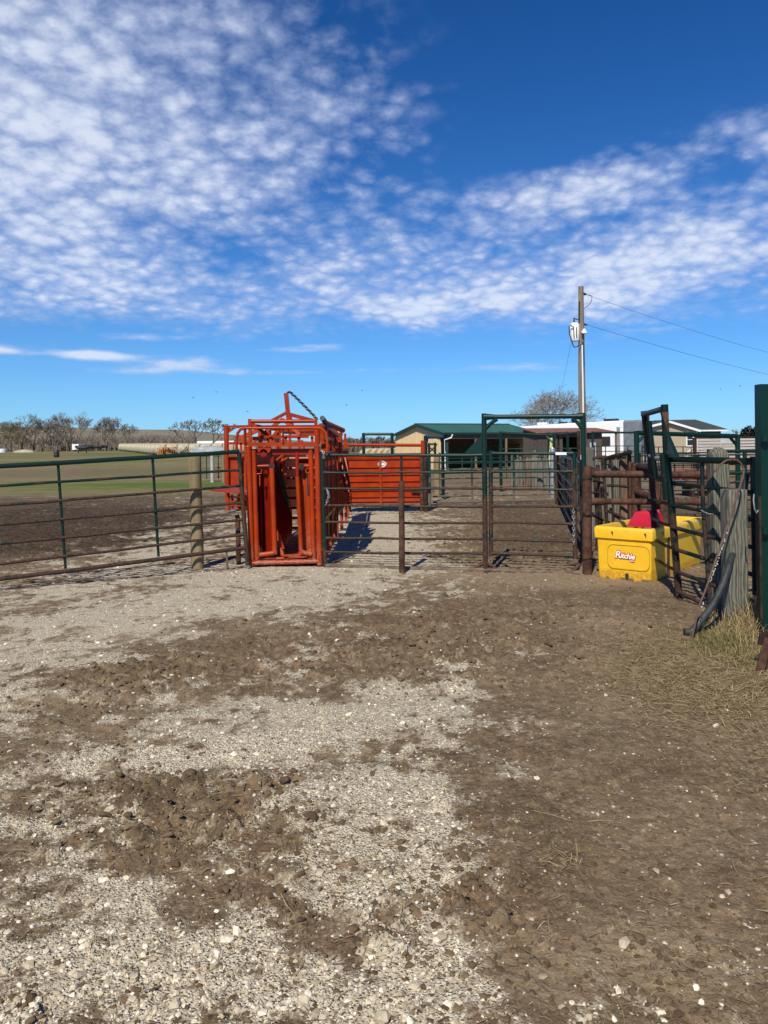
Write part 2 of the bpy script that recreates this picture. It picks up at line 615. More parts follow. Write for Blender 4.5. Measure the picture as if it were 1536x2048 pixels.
def gravel_map(x, y):
    base = patch_map(x, y, PATCH)
    n = fbm(x, y, 1.3, 5, 11, 0.6) - 0.5
    n2 = fbm(x, y, 9.0, 4, 31, 0.6) - 0.5
    n3 = fbm(x, y, 3.4, 4, 21, 0.6) - 0.5
    left = 0.20 * sstep(x / np.maximum(y, 0.8), 0.16, -0.05) * sstep(y, 9.0, 7.5)
    g = sstep(base * 0.95 + left + n * 1.6 + n3 * 2.0 + n2 * 2.6, -0.42, 1.42)
    near = sstep(y, 40.0, 22.0)
    return g * near


def rough_map(x, y):
    """how cloddy the trampled ground is"""
    r = patch_map(x, y, [(360, 1345, 330, 45, -6, 1.0), (420, 1640, 340, 110, 8, 1.0), (1000, 1260, 340, 70, 0, 0.75), (100, 1050, 400, 70, 0, 1.3),
                         (1000, 1080, 320, 60, 0, 1.0), (860, 1800, 160, 120, 0, 0.6), (30, 2030, 80, 60, 0, 1.0), (560, 1850, 160, 60, 0, 0.6),
                         (800, 1330, 300, 50, 0, 0.5)])
    return np.clip(r + 0.34 + (fbm(x, y, 1.7, 3, 71) - 0.5) * 0.7, 0.05, 1.3)


def terrain(x, y):
    """slow rise of the pasture beyond the corral, on the left"""
    wl = sstep(x / np.maximum(y, 1.0), -0.02, -0.12)
    return wl * (0.9 * sstep(y, 35, 95) + 0.6 * sstep(y, 95, 165)) + 0.10 * sstep(y, 20, 60) * (fbm(x, y, 0.05, 3, 5) - 0.5)


# slabs of dried mud standing proud of the yard
MOUNDS = []
for px_, py_, mr_, mh_ in ((775, 1890, 0.055, 0.035), (745, 1870, 0.06, 0.02), (985, 1850, 0.05, 0.028), (30, 2040, 0.05, 0.02), (880, 1612, 0.07, 0.028), (510, 1560, 0.06, 0.03), (380, 1560, 0.06, 0.035),
                           (250, 1610, 0.08, 0.035), (700, 1820, 0.07, 0.02), (840, 1700, 0.05, 0.018), (560, 1730, 0.08, 0.022), (430, 1650, 0.10, 0.03), (300, 1680, 0.09, 0.028), (1010, 1180, 0.16, 0.035), (90, 1700, 0.06, 0.03),
                           (520, 1330, 0.14, 0.04), (200, 1390, 0.10, 0.04), (640, 1350, 0.12, 0.03), (300, 1370, 0.12, 0.035), (1200, 1760, 0.03, 0.014)):
    MOUNDS.append(((px_ - CX) / (py_ - CY) * H, F * H / (py_ - CY), mr_, mh_))


def height(x, y, g=None):
    if g is None:
        g = gravel_map(x, y)
    rg = rough_map(x, y)
    n1 = fbm(x, y, 0.8, 3, 41) - 0.5
    b = np.abs(fbm(x, y, 6.0, 4, 51, 0.55) - 0.5) * 2
    c = fbm(x, y, 16.0, 3, 61, 0.6)
    clod = sstep(c, 0.52, 0.74)
    cl2 = sstep(fbm(x, y, 34.0, 2, 67, 0.6), 0.5, 0.8)
    f = fbm(x, y, 45.0, 2, 81) - 0.5
    hh = 0.05 * n1
    hh = hh + (1 - g) * rg * (0.030 * (0.35 - b) + 0.026 * clod + 0.012 * cl2)
    hh = hh + g * (0.010 * f + 0.006 * clod)
    fade = sstep(y, 60, 25)
    # hoof prints and old tyre ruts across the yard
    rut = np.exp(-((y - (5.0 + 0.10 * x)) / 0.17) ** 2) + np.exp(-((y - (4.1 + 0.16 * x)) / 0.16) ** 2)
    for mx, my, mr, mh in MOUNDS:
        d2 = ((x - mx) / mr) ** 2 + ((y - my) / (mr * 0.8)) ** 2
        hh = hh + mh * sstep(d2 + (c - 0.5) * 1.6, 1.15, 0.55)
    hh = hh - 0.022 * rut * sstep(x, 1.6, 0.2)
    return hh * fade


def axis_y():
    ys, y = [], 0.4
    while y < 6000:
        ys.append(y)
        y += 0.05 if y < 1.7 else (max(0.011, 0.0053 * y) if y < 42 else y * 0.03)
    return np.array(ys)


def axis_x():
    xs, x = [0.0], 0.0
    while x < 6000:
        x += 0.0135 if x < 2.0 else (0.0075 * x if x < 10 else x * 0.06)
        xs.append(x)
    xs = np.array(xs)
    return np.concatenate([-xs[:0:-1], xs])


ax, ay = axis_x(), axis_y()
GX, GY = np.meshgrid(ax, ay)
gx, gy = GX.ravel(), GY.ravel()
gg = gravel_map(gx, gy)
gz = height(gx, gy, gg) + terrain(gx, gy)
nx, ny = len(ax), len(ay)


def fast_mesh(name, verts, faces, k, flat=True):
    me = bpy.data.meshes.new(name)
    me.vertices.add(len(verts))
    me.vertices.foreach_set('co', np.ascontiguousarray(verts, dtype=np.float32).ravel())
    nf = len(faces)
    me.loops.add(nf * k)
    me.loops.foreach_set('vertex_index', np.ascontiguousarray(faces, dtype=np.int32).ravel())
    me.polygons.add(nf)
    me.polygons.foreach_set('loop_start', np.arange(0, nf * k, k, dtype=np.int32))
    me.polygons.foreach_set('loop_total', np.full(nf, k, dtype=np.int32))
    me.update(calc_edges=True)
    if flat:
        me.polygons.foreach_set('use_smooth', [False] * nf)
    return me


def attr(me, name, arr):
    a = me.attributes.new(name, 'FLOAT', 'POINT')
    a.data.foreach_set('value', np.ascontiguousarray(arr, dtype=np.float32))


idx = np.arange(nx * ny).reshape(ny, nx)
quads = np.stack([idx[:-1, :-1], idx[:-1, 1:], idx[1:, 1:], idx[1:, :-1]], -1).reshape(-1, 4)
gme = fast_mesh('ground', np.stack([gx, gy, gz], 1), quads, 4)
gme.polygons.foreach_set('use_smooth', [True] * len(gme.polygons))
attr(gme, 'gravel', gg)
# dusty pale patches on the mud, straw litter, pasture
dust = np.clip(patch_map(gx, gy, [(1270, 1930, 300, 90, 0, 0.9), (1100, 1400, 300, 60, 0, 0.35), (1150, 1165, 220, 22, 0, 1.0), (1230, 1260, 130, 30, 0, 0.7),
                                  (150, 1270, 400, 40, -6, 0.8), (120, 1460, 300, 60, -6, 0.6), (1000, 1150, 330, 20, 0, 0.6), (1350, 1700, 200, 60, 0, 0.4)])
               + (fbm(gx, gy, 2.2, 4, 91) - 0.5) * 0.9, 0, 1)
attr(gme, 'dust', dust)
straw = np.clip(patch_map(gx, gy, [(1420, 1340, 190, 70, 0, 1.0), (1500, 1500, 140, 110, 0, 0.5), (1180, 1540, 200, 200, 0, 0.22), (420, 1700, 160, 60, 0, 0.3)])
                + (fbm(gx, gy, 3.0, 4, 95) - 0.5) * 0.35, 0, 1)
straw = np.maximum(straw, sstep(gy, 44, 48) * sstep(gy, 72, 60) * sstep(gx, 1.0, 4.0) * 0.9)
attr(gme, 'straw', straw)
lw = sstep(gx / np.maximum(gy, 1.0), 0.0, -0.16)
fn = fbm(gx, gy * 2.2, 0.05, 4, 101) - 0.5
band = 0.5 + 0.5 * np.sin(np.log(np.maximum(gy, 1)) * 9.0 + 1.2 + fn * 3.0)
grass = lw * sstep(gy + fn * 10, 24, 31) * np.clip(0.45 + 0.75 * band + fn * 1.2, 0, 1)
grass = np.maximum(grass, sstep(gy, 260, 420) * 0.8)
attr(gme, 'grass', grass)
churn = sstep(gy + fn * 6, 9.5, 12.5) * sstep(gy + fn * 9, 29, 22) * sstep(gx / np.maximum(gy, 1.0), -0.16, -0.24)
churn = np.maximum(churn, 0.55 * sstep(gy, 10.5, 13) * sstep(gy + fn * 6, 27, 20) * sstep(gx / np.maximum(gy, 1.0), 0.10, 0.16))
churn = np.clip(1.15 * churn * (1 - gg * 1.1) * (0.75 + 0.9 * (fbm(gx, gy, 1.2, 4, 133) - 0.3)), 0, 1)
attr(gme, 'churn', churn)
ground = bpy.data.objects.new('ground', gme)
COL.objects.link(ground)
ground['kind'] = 'structure'

gm, t, b = principled('yard_ground')
geo = t.new('ShaderNodeNewGeometry')
pos = geo.outputs['Position']


def at(name):
    nd = t.new('ShaderNodeAttribute')
    nd.attribute_name = name
    return nd.outputs['Fac']


n_lo = t.noise(pos, 2.3, 5.0, 0.6)
n_md = t.noise(pos, 14.0, 5.0, 0.65)
n_hi = t.noise(pos, 70.0, 4.0, 0.65)
vor = t.new('ShaderNodeTexVoronoi', feature='F1')
t.l.new(pos, vor.inputs['Vector'])
vor.inputs['Scale'].default_value = 95.0
vor2 = t.new('ShaderNodeTexVoronoi', feature='F1')
t.l.new(pos, vor2.inputs['Vector'])
vor2.inputs['Scale'].default_value = 45.0
mud = t.mix(t.ramp(t.math('ADD', n_md, t.math('MULTIPLY', t.math('SUBTRACT', n_lo, 0.5), 0.8)), 0.25, 0.75), (0.082, 0.0535, 0.0305), (0.188, 0.131, 0.077))
mud = t.mix(t.math('MULTIPLY', t.ramp(n_hi, 0.35, 0.75), 0.45), mud, (0.216, 0.155, 0.097))
mud = t.mix(t.math('MULTIPLY', at('dust'), 0.6), mud, (0.290, 0.217, 0.138))
sp1 = t.new('ShaderNodeSeparateColor')
t.l.new(vor.outputs['Color'], sp1.inputs[0])
sp2 = t.new('ShaderNodeSeparateColor')
t.l.new(vor2.outputs['Color'], sp2.inputs[0])
fines = t.mix(sp1.outputs[0], (0.33, 0.272, 0.195), (0.75, 0.66, 0.515))
fines = t.mix(t.math('MULTIPLY', sp2.outputs[1], 0.5), fines, (0.62, 0.535, 0.395))
fines = t.mix(t.math('MULTIPLY', t.ramp(n_md, 0.5, 0.8), 0.55), fines, (0.19, 0.142, 0.098))
gf = at('gravel')
gmix = t.ramp(t.math('ADD', t.math('ADD', gf, t.math('MULTIPLY', t.math('SUBTRACT', n_hi, 0.5), 1.2)), t.math('MULTIPLY', t.math('SUBTRACT', n_md, 0.5), 1.5)), 0.02, 0.92)
col = t.mix(t.math('MULTIPLY', gmix, 0.92), mud, fines)
# stray chips of limestone trodden into the mud
chip = t.math('MULTIPLY', t.ramp(sp2.outputs[0], 0.962, 0.985), t.ramp(vor2.outputs['Distance'], 0.42, 0.30))
col = t.mix(chip, col, (0.46, 0.42, 0.35))
sw = t.noise(t.comb(0, 0, 0), 1.0)
mp = t.new('ShaderNodeMapping')
mp.inputs['Rotation'].default_value = (0, 0, 0.5)
mp.inputs['Scale'].default_value = (60.0, 12.0, 1.0)
t.l.new(pos, mp.inputs[0])
n_st = t.noise(mp.outputs[0], 1.0, 3.0, 0.6)
col = t.mix(t.math('MULTIPLY', at('straw'), t.ramp(n_st, 0.42, 0.66)), col, (0.36, 0.27, 0.145))
col = t.mix(t.math('MULTIPLY', at('churn'), 0.85), col, t.mix(t.ramp(n_md, 0.35, 0.7), (0.022, 0.015, 0.010), (0.075, 0.052, 0.036)))
mpf = t.new('ShaderNodeMapping')
mpf.inputs['Scale'].default_value = (0.035, 0.16, 1.0)
t.l.new(pos, mpf.inputs[0])
gcol = t.mix(t.ramp(t.math('ADD', t.math('MULTIPLY', t.noise(mpf.outputs[0], 1.0, 5.0, 0.65), 0.8), t.math('MULTIPLY', t.noise(pos, 1.1, 6.0, 0.75), 0.45)), 0.50, 0.74), (0.080, 0.122, 0.020), (0.205, 0.158, 0.080))
fgr = t.math('MULTIPLY', at('grass'), t.ramp(t.math('ADD', t.noise(pos, 2.2, 5.0, 0.75), t.math('MULTIPLY', at('grass'), 0.6)), 0.40, 0.72))
col = t.mix(fgr, col, gcol)
t.put(b.inputs['Base Color'], col)
b.inputs['Roughness'].default_value = 0.95
b.inputs['Specular IOR Level'].default_value = 0.15
hb = t.math('ADD', t.math('MULTIPLY', n_hi, 0.8), t.math('MULTIPLY', t.ramp(vor.outputs['Distance'], 0.0, 0.6, 1.0, 0.0), t.math('MULTIPLY', gf, 0.9)))
hb = t.math('ADD', hb, t.math('MULTIPLY', t.noise(pos, 26.0, 4.0, 0.6), 1.4))
bump(t, b, hb, 1.0, 0.013)
gme.materials.append(gm)


def gh(x, y):
    xa, ya = np.array([float(x)]), np.array([float(y)])
    return float((height(xa, ya) + terrain(xa, ya))[0])


# ------------------------------------------------------------------ loose stones, clods and straw
def ico():
    p = (1 + 5 ** 0.5) / 2
    vs = np.array([(-1, p, 0), (1, p, 0), (-1, -p, 0), (1, -p, 0), (0, -1, p), (0, 1, p), (0, -1, -p), (0, 1, -p),
                   (p, 0, -1), (p, 0, 1), (-p, 0, -1), (-p, 0, 1)], float)
    vs /= np.linalg.norm(vs[0])
    fs = np.array([(0, 11, 5), (0, 5, 1), (0, 1, 7), (0, 7, 10), (0, 10, 11), (1, 5, 9), (5, 11, 4), (11, 10, 2), (10, 7, 6), (7, 1, 8),
                   (3, 9, 4), (3, 4, 2), (3, 2, 6), (3, 6, 8), (3, 8, 9), (4, 9, 5), (2, 4, 11), (6, 2, 10), (8, 6, 7), (9, 8, 1)])
    return vs, fs


IV, IF_ = ico()


def scatter(n, prob, y0, y1, xr=1.35):
    """points denser near the camera, kept with probability prob(x, y)"""
    uu = rng.random(n)
    y = 1.0 / (1 / y0 + uu * (1 / y1 - 1 / y0))
    x = (rng.random(n) * 2 - 1) * (0.56 * y + 0.5)
    k = rng.random(n) < prob(x, y)
    return x[k], y[k]


def rocks(name, x, y, size, flat, mat, sink=0.3, jit=0.28):
    n = len(x)
    z = height(x, y) + terrain(x, y)
    V = np.repeat(IV[None], n, 0) * (1 + (rng.random((n, 12, 1)) - 0.5) * 2 * jit)
    sc3 = np.stack([0.75 + 0.6 * rng.random(n), 0.75 + 0.6 * rng.random(n), flat * (0.7 + 0.6 * rng.random(n))], 1) * size[:, None]
    V = V * sc3[:, None, :]
    tilt = (rng.random(n) - 0.5) * 0.7
    ct, st = np.cos(tilt)[:, None], np.sin(tilt)[:, None]
    Y, Z = V[:, :, 1] * ct - V[:, :, 2] * st, V[:, :, 1] * st + V[:, :, 2] * ct
    V[:, :, 1], V[:, :, 2] = Y, Z
    a = rng.random(n) * 6.283
    ca, sa = np.cos(a)[:, None], np.sin(a)[:, None]
    X, Y = V[:, :, 0] * ca - V[:, :, 1] * sa, V[:, :, 0] * sa + V[:, :, 1] * ca
    V[:, :, 0], V[:, :, 1] = X + x[:, None], Y + y[:, None]
    V[:, :, 2] += (z + size * flat * (1 - 2 * sink) * 0.8)[:, None]
    faces = (IF_[None] + (np.arange(n) * 12)[:, None, None]).reshape(-1, 3)
    me = fast_mesh(name, V.reshape(-1, 3), faces, 3)
    attr(me, 'tone', np.repeat(rng.random(n), 12))
    me.materials.append(mat)
    o = bpy.data.objects.new(name, me)
    COL.objects.link(o)
    o['kind'] = 'stuff'
    return o


def mat_tone(name, c1, c2, c3, rough=0.9):
    m, t, b = principled(name)
    nd = t.new('ShaderNodeAttribute')
    nd.attribute_name = 'tone'
    g_ = t.new('ShaderNodeNewGeometry')
    n = t.noise(g_.outputs['Position'], 90.0, 4.0, 0.6)
    c = t.mix(t.ramp(nd.outputs['Fac'], 0.0, 0.6, smooth=False), c1, c2)
    c = t.mix(t.ramp(nd.outputs['Fac'], 0.6, 1.0, smooth=False), c, c3)
    c = t.mix(t.math('MULTIPLY', t.ramp(n, 0.45, 0.7), 0.35), c, (c1[0] * 0.7, c1[1] * 0.68, c1[2] * 0.65))
    t.put(b.inputs['Base Color'], c)
    b.inputs['Roughness'].default_value = rough
    b.inputs['Specular IOR Level'].default_value = 0.2
    bump(t, b, n, 0.5, 0.003)
    return m


m_stone = mat_tone('limestone_gravel', (0.32, 0.26, 0.175), (0.56, 0.48, 0.355), (0.78, 0.71, 0.58))
m_clod = mat_tone('mud_clods', (0.085, 0.056, 0.032), (0.145, 0.099, 0.058), (0.205, 0.144, 0.088))
x, y = scatter(120000, lambda x, y: np.clip(gravel_map(x, y) ** 1.15 * 0.95 + 0.025, 0, 1) * sstep(y, 14, 8), 1.7, 14)
sz = np.exp(rng.normal(math.log(0.0029), 0.58, len(x))) * np.clip(0.7 + 0.09 * y, 0.8, 1.6)
rocks('gravel', x, y, np.clip(sz, 0.002, 0.020), 0.62, m_stone, sink=0.40, jit=0.38)
x, y = scatter(3300, lambda x, y: np.clip(0.05 + gravel_map(x, y) * 0.6, 0, 1), 1.7, 9)
sz = np.exp(rng.normal(math.log(0.0075), 0.42, len(x)))
rocks('pebbles', x, y, np.clip(sz, 0.005, 0.026), 0.62, m_stone, sink=0.30, jit=0.34)
x, y = scatter(70000, lambda x, y: np.clip((1 - 0.7 * gravel_map(x, y)) * rough_map(x, y) * 0.7, 0, 1), 1.7, 14)
sz = np.exp(rng.normal(math.log(0.0062), 0.62, len(x))) * np.clip(0.7 + 0.08 * y, 0.8, 1.6)
rg_k = rough_map(x, y)
rocks('mud_clods', x, y, np.clip(sz, 0.003, 0.012 + 0.022 * np.clip(rg_k - 0.35, 0, 1)), 0.62, m_clod, sink=0.52, jit=0.4)


def slivers(name, x, y, ln, wd, mat, lift=0.004, up=0.12):
    """short bent stalks lying on the ground"""
    n = len(x)
    z = height(x, y) + terrain(x, y) + lift
    a = rng.random(n) * 6.283
    dxv = np.stack([np.cos(a), np.sin(a), (rng.random(n) - 0.5) * up * 2], 1)
    px_ = np.stack([-np.sin(a), np.cos(a), np.zeros(n)], 1)
    c = np.stack([x, y, z + 0.5 * ln * np.abs(dxv[:, 2])], 1)
    bend = (rng.random(n) - 0.5)[:, None] * 0.35
    p0 = c - dxv * (ln / 2)[:, None]
    p1 = c + px_ * ln[:, None] * bend * 0.5 + np.array([0, 0, 0.002])
    p2 = c + dxv * (ln / 2)[:, None]
    rows = []
    for p, s in ((p0, 0.6), (p1, 1.0), (p2, 0.4)):
        for e in range(3):
            an = e * 2.094 + 0.5
            rows.append(p + px_ * (math.cos(an) * wd * s)[:, None] + np.array([0, 0, 1.0]) * (math.sin(an) * wd * s)[:, None])
    V = np.stack(rows, 1)
    base = np.array([(0, 1, 4, 3), (1, 2, 5, 4), (2, 0, 3, 5), (3, 4, 7, 6), (4, 5, 8, 7), (5, 3, 6, 8)])
    faces = (base[None] + (np.arange(n) * 9)[:, None, None]).reshape(-1, 4)
    me = fast_mesh(name, V.reshape(-1, 3), faces, 4)
    attr(me, 'tone', np.repeat(rng.random(n), 9))
    me.materials.append(mat)
    o = bpy.data.objects.new(name, me)
    COL.objects.link(o)
    o['kind'] = 'stuff'
    return o


m_straw = mat_tone('dry_straw', (0.17, 0.12, 0.06), (0.36, 0.27, 0.14), (0.55, 0.45, 0.27))


def straw_p(x, y):
    return np.clip(patch_map(x, y, [(1430, 1345, 190, 75, 0, 1.5), (1500, 1480, 130, 100, 0, 0.35), (430, 1690, 150, 60, 0, 0.10), (1110, 1735, 40, 18, 0, 1.2),
                                    (640, 1620, 120, 30, 0, 0.10), (1290, 1980, 30, 14, 0, 0.25)]) + 0.03, 0, 1)


x, y = scatter(52000, straw_p, 1.7, 9)
ln = np.exp(rng.normal(math.log(0.04), 0.55, len(x)))
slivers('straw_litter', x, y, np.clip(ln, 0.012, 0.20), np.full(len(x), 0.0014) * (0.7 + 0.9 * rng.random(len(x))), m_straw)

n_ = 9000
xs_, ys_ = [], []
for k_ in range(n_):
    pxk = rng.normal(1440, 85)
    pyk = min(max(rng.normal(1345, 42), 1235), 1520)
    xs_.append((pxk - CX) / (pyk - CY) * H)
    ys_.append(F * H / (pyk - CY))
x, y = np.array(xs_), np.array(ys_)
ln = np.clip(np.exp(rng.normal(math.log(0.055), 0.6, n_)), 0.015, 0.30)
slivers('straw_litter', x, y, ln, 0.0016 * (0.7 + 0.9 * rng.random(n_)), m_straw, lift=0.008, up=0.2)

# ------------------------------------------------------------------ left tube gate and its posts
def lin(p, q, x):
    return p[1] + (q[1] - p[1]) * (x - p[0]) / (q[0] - p[0])


def sag(A, B, n=7, amt=0.0, jit=0.0, seed=0):
    """points along A-B with a little droop and unevenness, as used pipe has"""
    rr = random.Random(seed)
    A, B = Vector(A), Vector(B)
    out_ = []
    for i in range(n):
        s = i / (n - 1)
        p = A.lerp(B, s)
        p.z -= amt * 4 * s * (1 - s)
        if 0 < i < n - 1:
            p.z += rr.uniform(-jit, jit)
            p.y += rr.uniform(-jit, jit)
        out_.append(p)
    return out_


def swedge(mb, pts, r, rend, n=10, flat=0.12):
    """pipe whose ends are squeezed wider where they are welded to the upright"""
    L = (Vector(pts[-1]) - Vector(pts[0])).length
    p0, p1 = Vector(pts[0]), Vector(pts[-1])
    d0 = (Vector(pts[1]) - p0).normalized()
    d1 = (Vector(pts[-2]) - p1).normalized()
    P_ = [p0, p0 + d0 * flat * 0.5, p0 + d0 * flat] + [Vector(q) for q in pts[1:-1] if (Vector(q) - p0).length > flat * 1.3 and (Vector(q) - p1).length > flat * 1.3] + [p1 + d1 * flat, p1 + d1 * flat * 0.5, p1]
    rs = [rend, (r + rend) * 0.5, r] + [r] * (len(P_) - 6) + [r, (r + rend) * 0.5, rend]
    return mb.tube(P_, rs, n)


A_, B_ = P(0, 1158, 8.8), P(489, 1098, 10.35)
PL = Plane((A_.x, A_.y, 0), (B_.x, B_.y, 0))
gate = thing('tube_gate', (PL.at(250, 1120).x, PL.at(250, 1120).y, 0), 'long green tube gate with rusty lower rails, sagging beside the round wooden post', 'gate')
LY = [932.6, 971, 1010.5, 1049, 1087, 1128, 1158]
RY = [909.0, 946, 979, 1014.5, 1049, 1081.5, 1109]


def gate_end(y):
    return 478 + (y - 905) * (495 - 478) / (1131 - 905)


for i in range(7):
    p0, p1 = (0, LY[i]), (385, RY[i])
    xe = gate_end(lin(p0, p1, 484))
    big = i in (0, 6)
    pts = sag(PL.at(-70, lin(p0, p1, -70)), PL.at(xe, lin(p0, p1, xe)), 9, 0.004, 0.004, i)
    swedge(MB(), pts, 0.030 if i == 0 else (0.027 if big else 0.018), 0.034 if big else 0.024, 10).build(
        'rail', M['pipe_high'] if i == 0 else M['pipe'], gate, True)
for xa, xb, ya, yb in ((116, 131, 928, 1137), (305, 317, 916, 1113)):
    MB().tube([PL.at(xa, ya, -0.02), PL.at(xb, yb, -0.02)], 0.018, 8).build('upright', M['pipe_high'], gate, True)
MB().tube([PL.at(478, 905), PL.at(486.5, 1018), PL.at(495.5, 1131)], 0.031, 12).build('end_post', M['pipe'], gate, True)
MB().tube([PL.at(453, 1104), PL.at(455, 1136)], 0.014, 8).build('drop_rod', M['rust_mud'], gate, True)


def round_post(name, base, top, r, mat, label, cat='post', group=None, n=18, taper=0.95, seed=1, dome=0.02):
    rr = random.Random(seed)
    base, top = Vector(base), Vector(top)
    mb = MB()
    k = 9
    pts = [base.lerp(top, i / k) + Vector((rr.uniform(-1, 1), rr.uniform(-1, 1), 0)) * r * 0.03 for i in range(k + 1)]
    pts[0].z -= 0.08
    rs = [r * (1 + (taper - 1) * i / k) * rr.uniform(0.98, 1.02) for i in range(k + 1)]
    pts.append(top + Vector((0, 0, dome * 0.7)))
    rs.append(r * 0.86)
    mb.tube(pts, rs, n)
    o = mb.build(name, mat, None, True, loc=(base.x, base.y, 0))
    return tag(o, label, cat, group)


bp = G(391, 1139)
round_post('wood_post', (bp.x, bp.y + 0.12, 0), P(389.5, 917, bp.y + 0.12), 0.088, M['wood_tan'], 'round tan treated wooden post standing behind the left tube gate')
g1 = G(477.5, 1128)
rp = thing('pipe_post', (g1.x, g1.y, 0), 'short rusty pipe post wired to the gate end left of the red chute', 'post')
MB().tube([g1 + Vector((0, 0, -0.1)), P(475.5, 1036, g1.y), P(473, 1030, g1.y)], 0.035, 12).build('pipe', M['rust'], rp, True)
for yy in (1058, 1097):
    mb = MB()
    c = P(476, yy, g1.y)
    ring = [c + Vector((math.cos(a) * 0.042, math.sin(a) * 0.042, 0.008 * math.sin(a))) for a in [k * math.pi / 8 for k in range(16)]]
    mb.tube(ring, 0.006, 6, closed=True)
    e = PL.at(gate_end(yy), yy)
    mb.tube([c + Vector((0.03, -0.03, 0)), e], 0.007, 6)
    mb.build('wire_tie', M['steel'], rp, True)

# ------------------------------------------------------------------ middle panel with walk-through gateway
S0, S1 = G(652, 1133), G(1166, 1147)
PM = Plane(S0, S1)
mid = thing('corral_fence', (PM.at(900, 1140).x, PM.at(900, 1140).y, 0), 'rusty green pipe panel with a tall walk-through gateway frame and a swing gate', 'fence panel')
MY_L = [910.5, 945, 977.5, 1011, 1044, 1076, 1104]
MY_R = [910.0, 943.5, 976.8, 1013, 1046, 1077.5, 1107]


def le(y):
    return 644 + (y - 905) * (650.5 - 644) / (1133 - 905)


def gl(y):
    return 968.2 + (y - 828) * (971 - 968.2) / (1131 - 828)


for i in range(7):
    pts = sag(PM.at(le(MY_L[i]), MY_L[i]), PM.at(gl(MY_R[i]), MY_R[i]), 9, 0.004, 0.005, 20 + i)
    swedge(MB(), pts, 0.022 if i == 0 else 0.0165, 0.026, 10).build('rail', M['pipe'], mid, True)
MB().tube([PM.at(le(903), 903), PM.at(le(1133), 1133)], 0.030, 12).build('end_post', M['pipe_high'], mid, True)
MB().tube([PM.at(802.5, 910, -0.02), PM.at(803.5, 968, -0.02)], 0.017, 8).build('upright', M['pipe'], mid, True)
sy = [(652, 1131.5), (690, 1133.5), (805, 1137), (970, 1140), (1060, 1143.5), (1166, 1146)]
MB().tube([PM.at(x_, y_) for x_, y_ in sy], 0.033, 10).build('sill_pipe', M['rust_mud'], mid, True)
# tall frame
MB().tube([PM.at(968.0, 827), PM.at(gl(1000), 1000), PM.at(gl(1136), 1136)], 0.034, 12).build('frame_post', M['pipe'], mid, True)
MB().tube([PM.at(1165.5, 826), PM.at(1167, 900), PM.at(1172, 1140)], 0.034, 12).build('frame_post', M['pipe_high'], mid, True)
swedge(MB(), sag(PM.at(968, 834), PM.at(1166, 832.5), 7), 0.030, 0.046, 12, 0.16).build('header', M['pipe_high'], mid, True)
for (xa, ya, xb, yb) in ((970, 858, 994, 838), (1164, 856, 1144, 837)):
    q0, q1 = PM.at(xa, ya), PM.at(xb, yb)
    MB().tube([q0, q0.lerp(q1, 0.5) + Vector((0, 0, 0.012)), q1], [0.030, 0.024, 0.030], 10).build('corner_brace', M['pipe_high'], mid, True)
for (xa, ya, xb, yb) in ((968, 1126, 946, 1138), (973, 1124, 995, 1140), (1161, 1128, 1144, 1143)):
    MB().tube([PM.at(xa, ya), PM.at(xb, yb)], 0.022, 8).build('foot_brace', M['rust'], mid, True)
n3 = PM.n * 0.006
MB().prism([PM.at(966.5, 867) + n3, PM.at(966.5, 909) + n3, PM.at(926, 909) + n3], n3 * -2).build('gusset_plate', M['pipe_high'], mid)
# the swing gate inside the frame
sw = MB()
sw.tube([PM.at(981.5, 901, 0.01), PM.at(981.8, 1112, 0.01)], 0.029, 12)
swg = sw.build('swing_gate', M['pipe'], mid, True)
MB().tube([PM.at(1148.5, 903.5, 0.01), PM.at(1150.5, 1118, 0.01)], 0.029, 12).build('gate_stile', M['pipe'], swg, True)
GYL = [907, 943, 977.5, 1012, 1044, 1079, 1106.5]
GYR = [907, 943, 979.5, 1013.5, 1048, 1083, 1111.5]
for i in range(7):
    big = i in (0, 6)
    pts = sag(PM.at(984, GYL[i], 0.01), PM.at(1146, GYR[i], 0.01), 7, 0.0, 0.002, 40 + i)
    swedge(MB(), pts, 0.021 if big else 0.0165, 0.033 if big else 0.026, 10, 0.10).build('gate_rail', M['pipe'], swg, True)
q0, q1 = PM.at(1111, 904.8, 0.042), PM.at(1133, 909.3, 0.042)
MB().beam(PM.at(1111, 907.0, 0.02), PM.at(1133, 907.2, 0.02), 0.034, 0.034).build('sticker', M['white'], swg)
# chains on the panel
mb = MB()
mb.chain([PM.at(644, 901, 0.035), PM.at(648, 907, 0.05), PM.at(647, 916, 0.05)], 0.045, 0.006)
mb.build('chain', M['steel'], mid, True)
mb = MB()
mb.chain([PM.at(654, 979, 0.03), PM.at(658, 992, 0.04), PM.at(655, 1000, 0.04), PM.at(652, 1010, 0.03)], 0.045, 0.006)
mb.build('chain', M['steel'], mid, True)
mb = MB()
mb.chain([PM.at(1147, 1015, 0.045), PM.at(1147.5, 1060, 0.045), PM.at(1147.5, 1090, 0.05)], 0.045, 0.006)
mb.build('chain', M['steel'], mid, True)
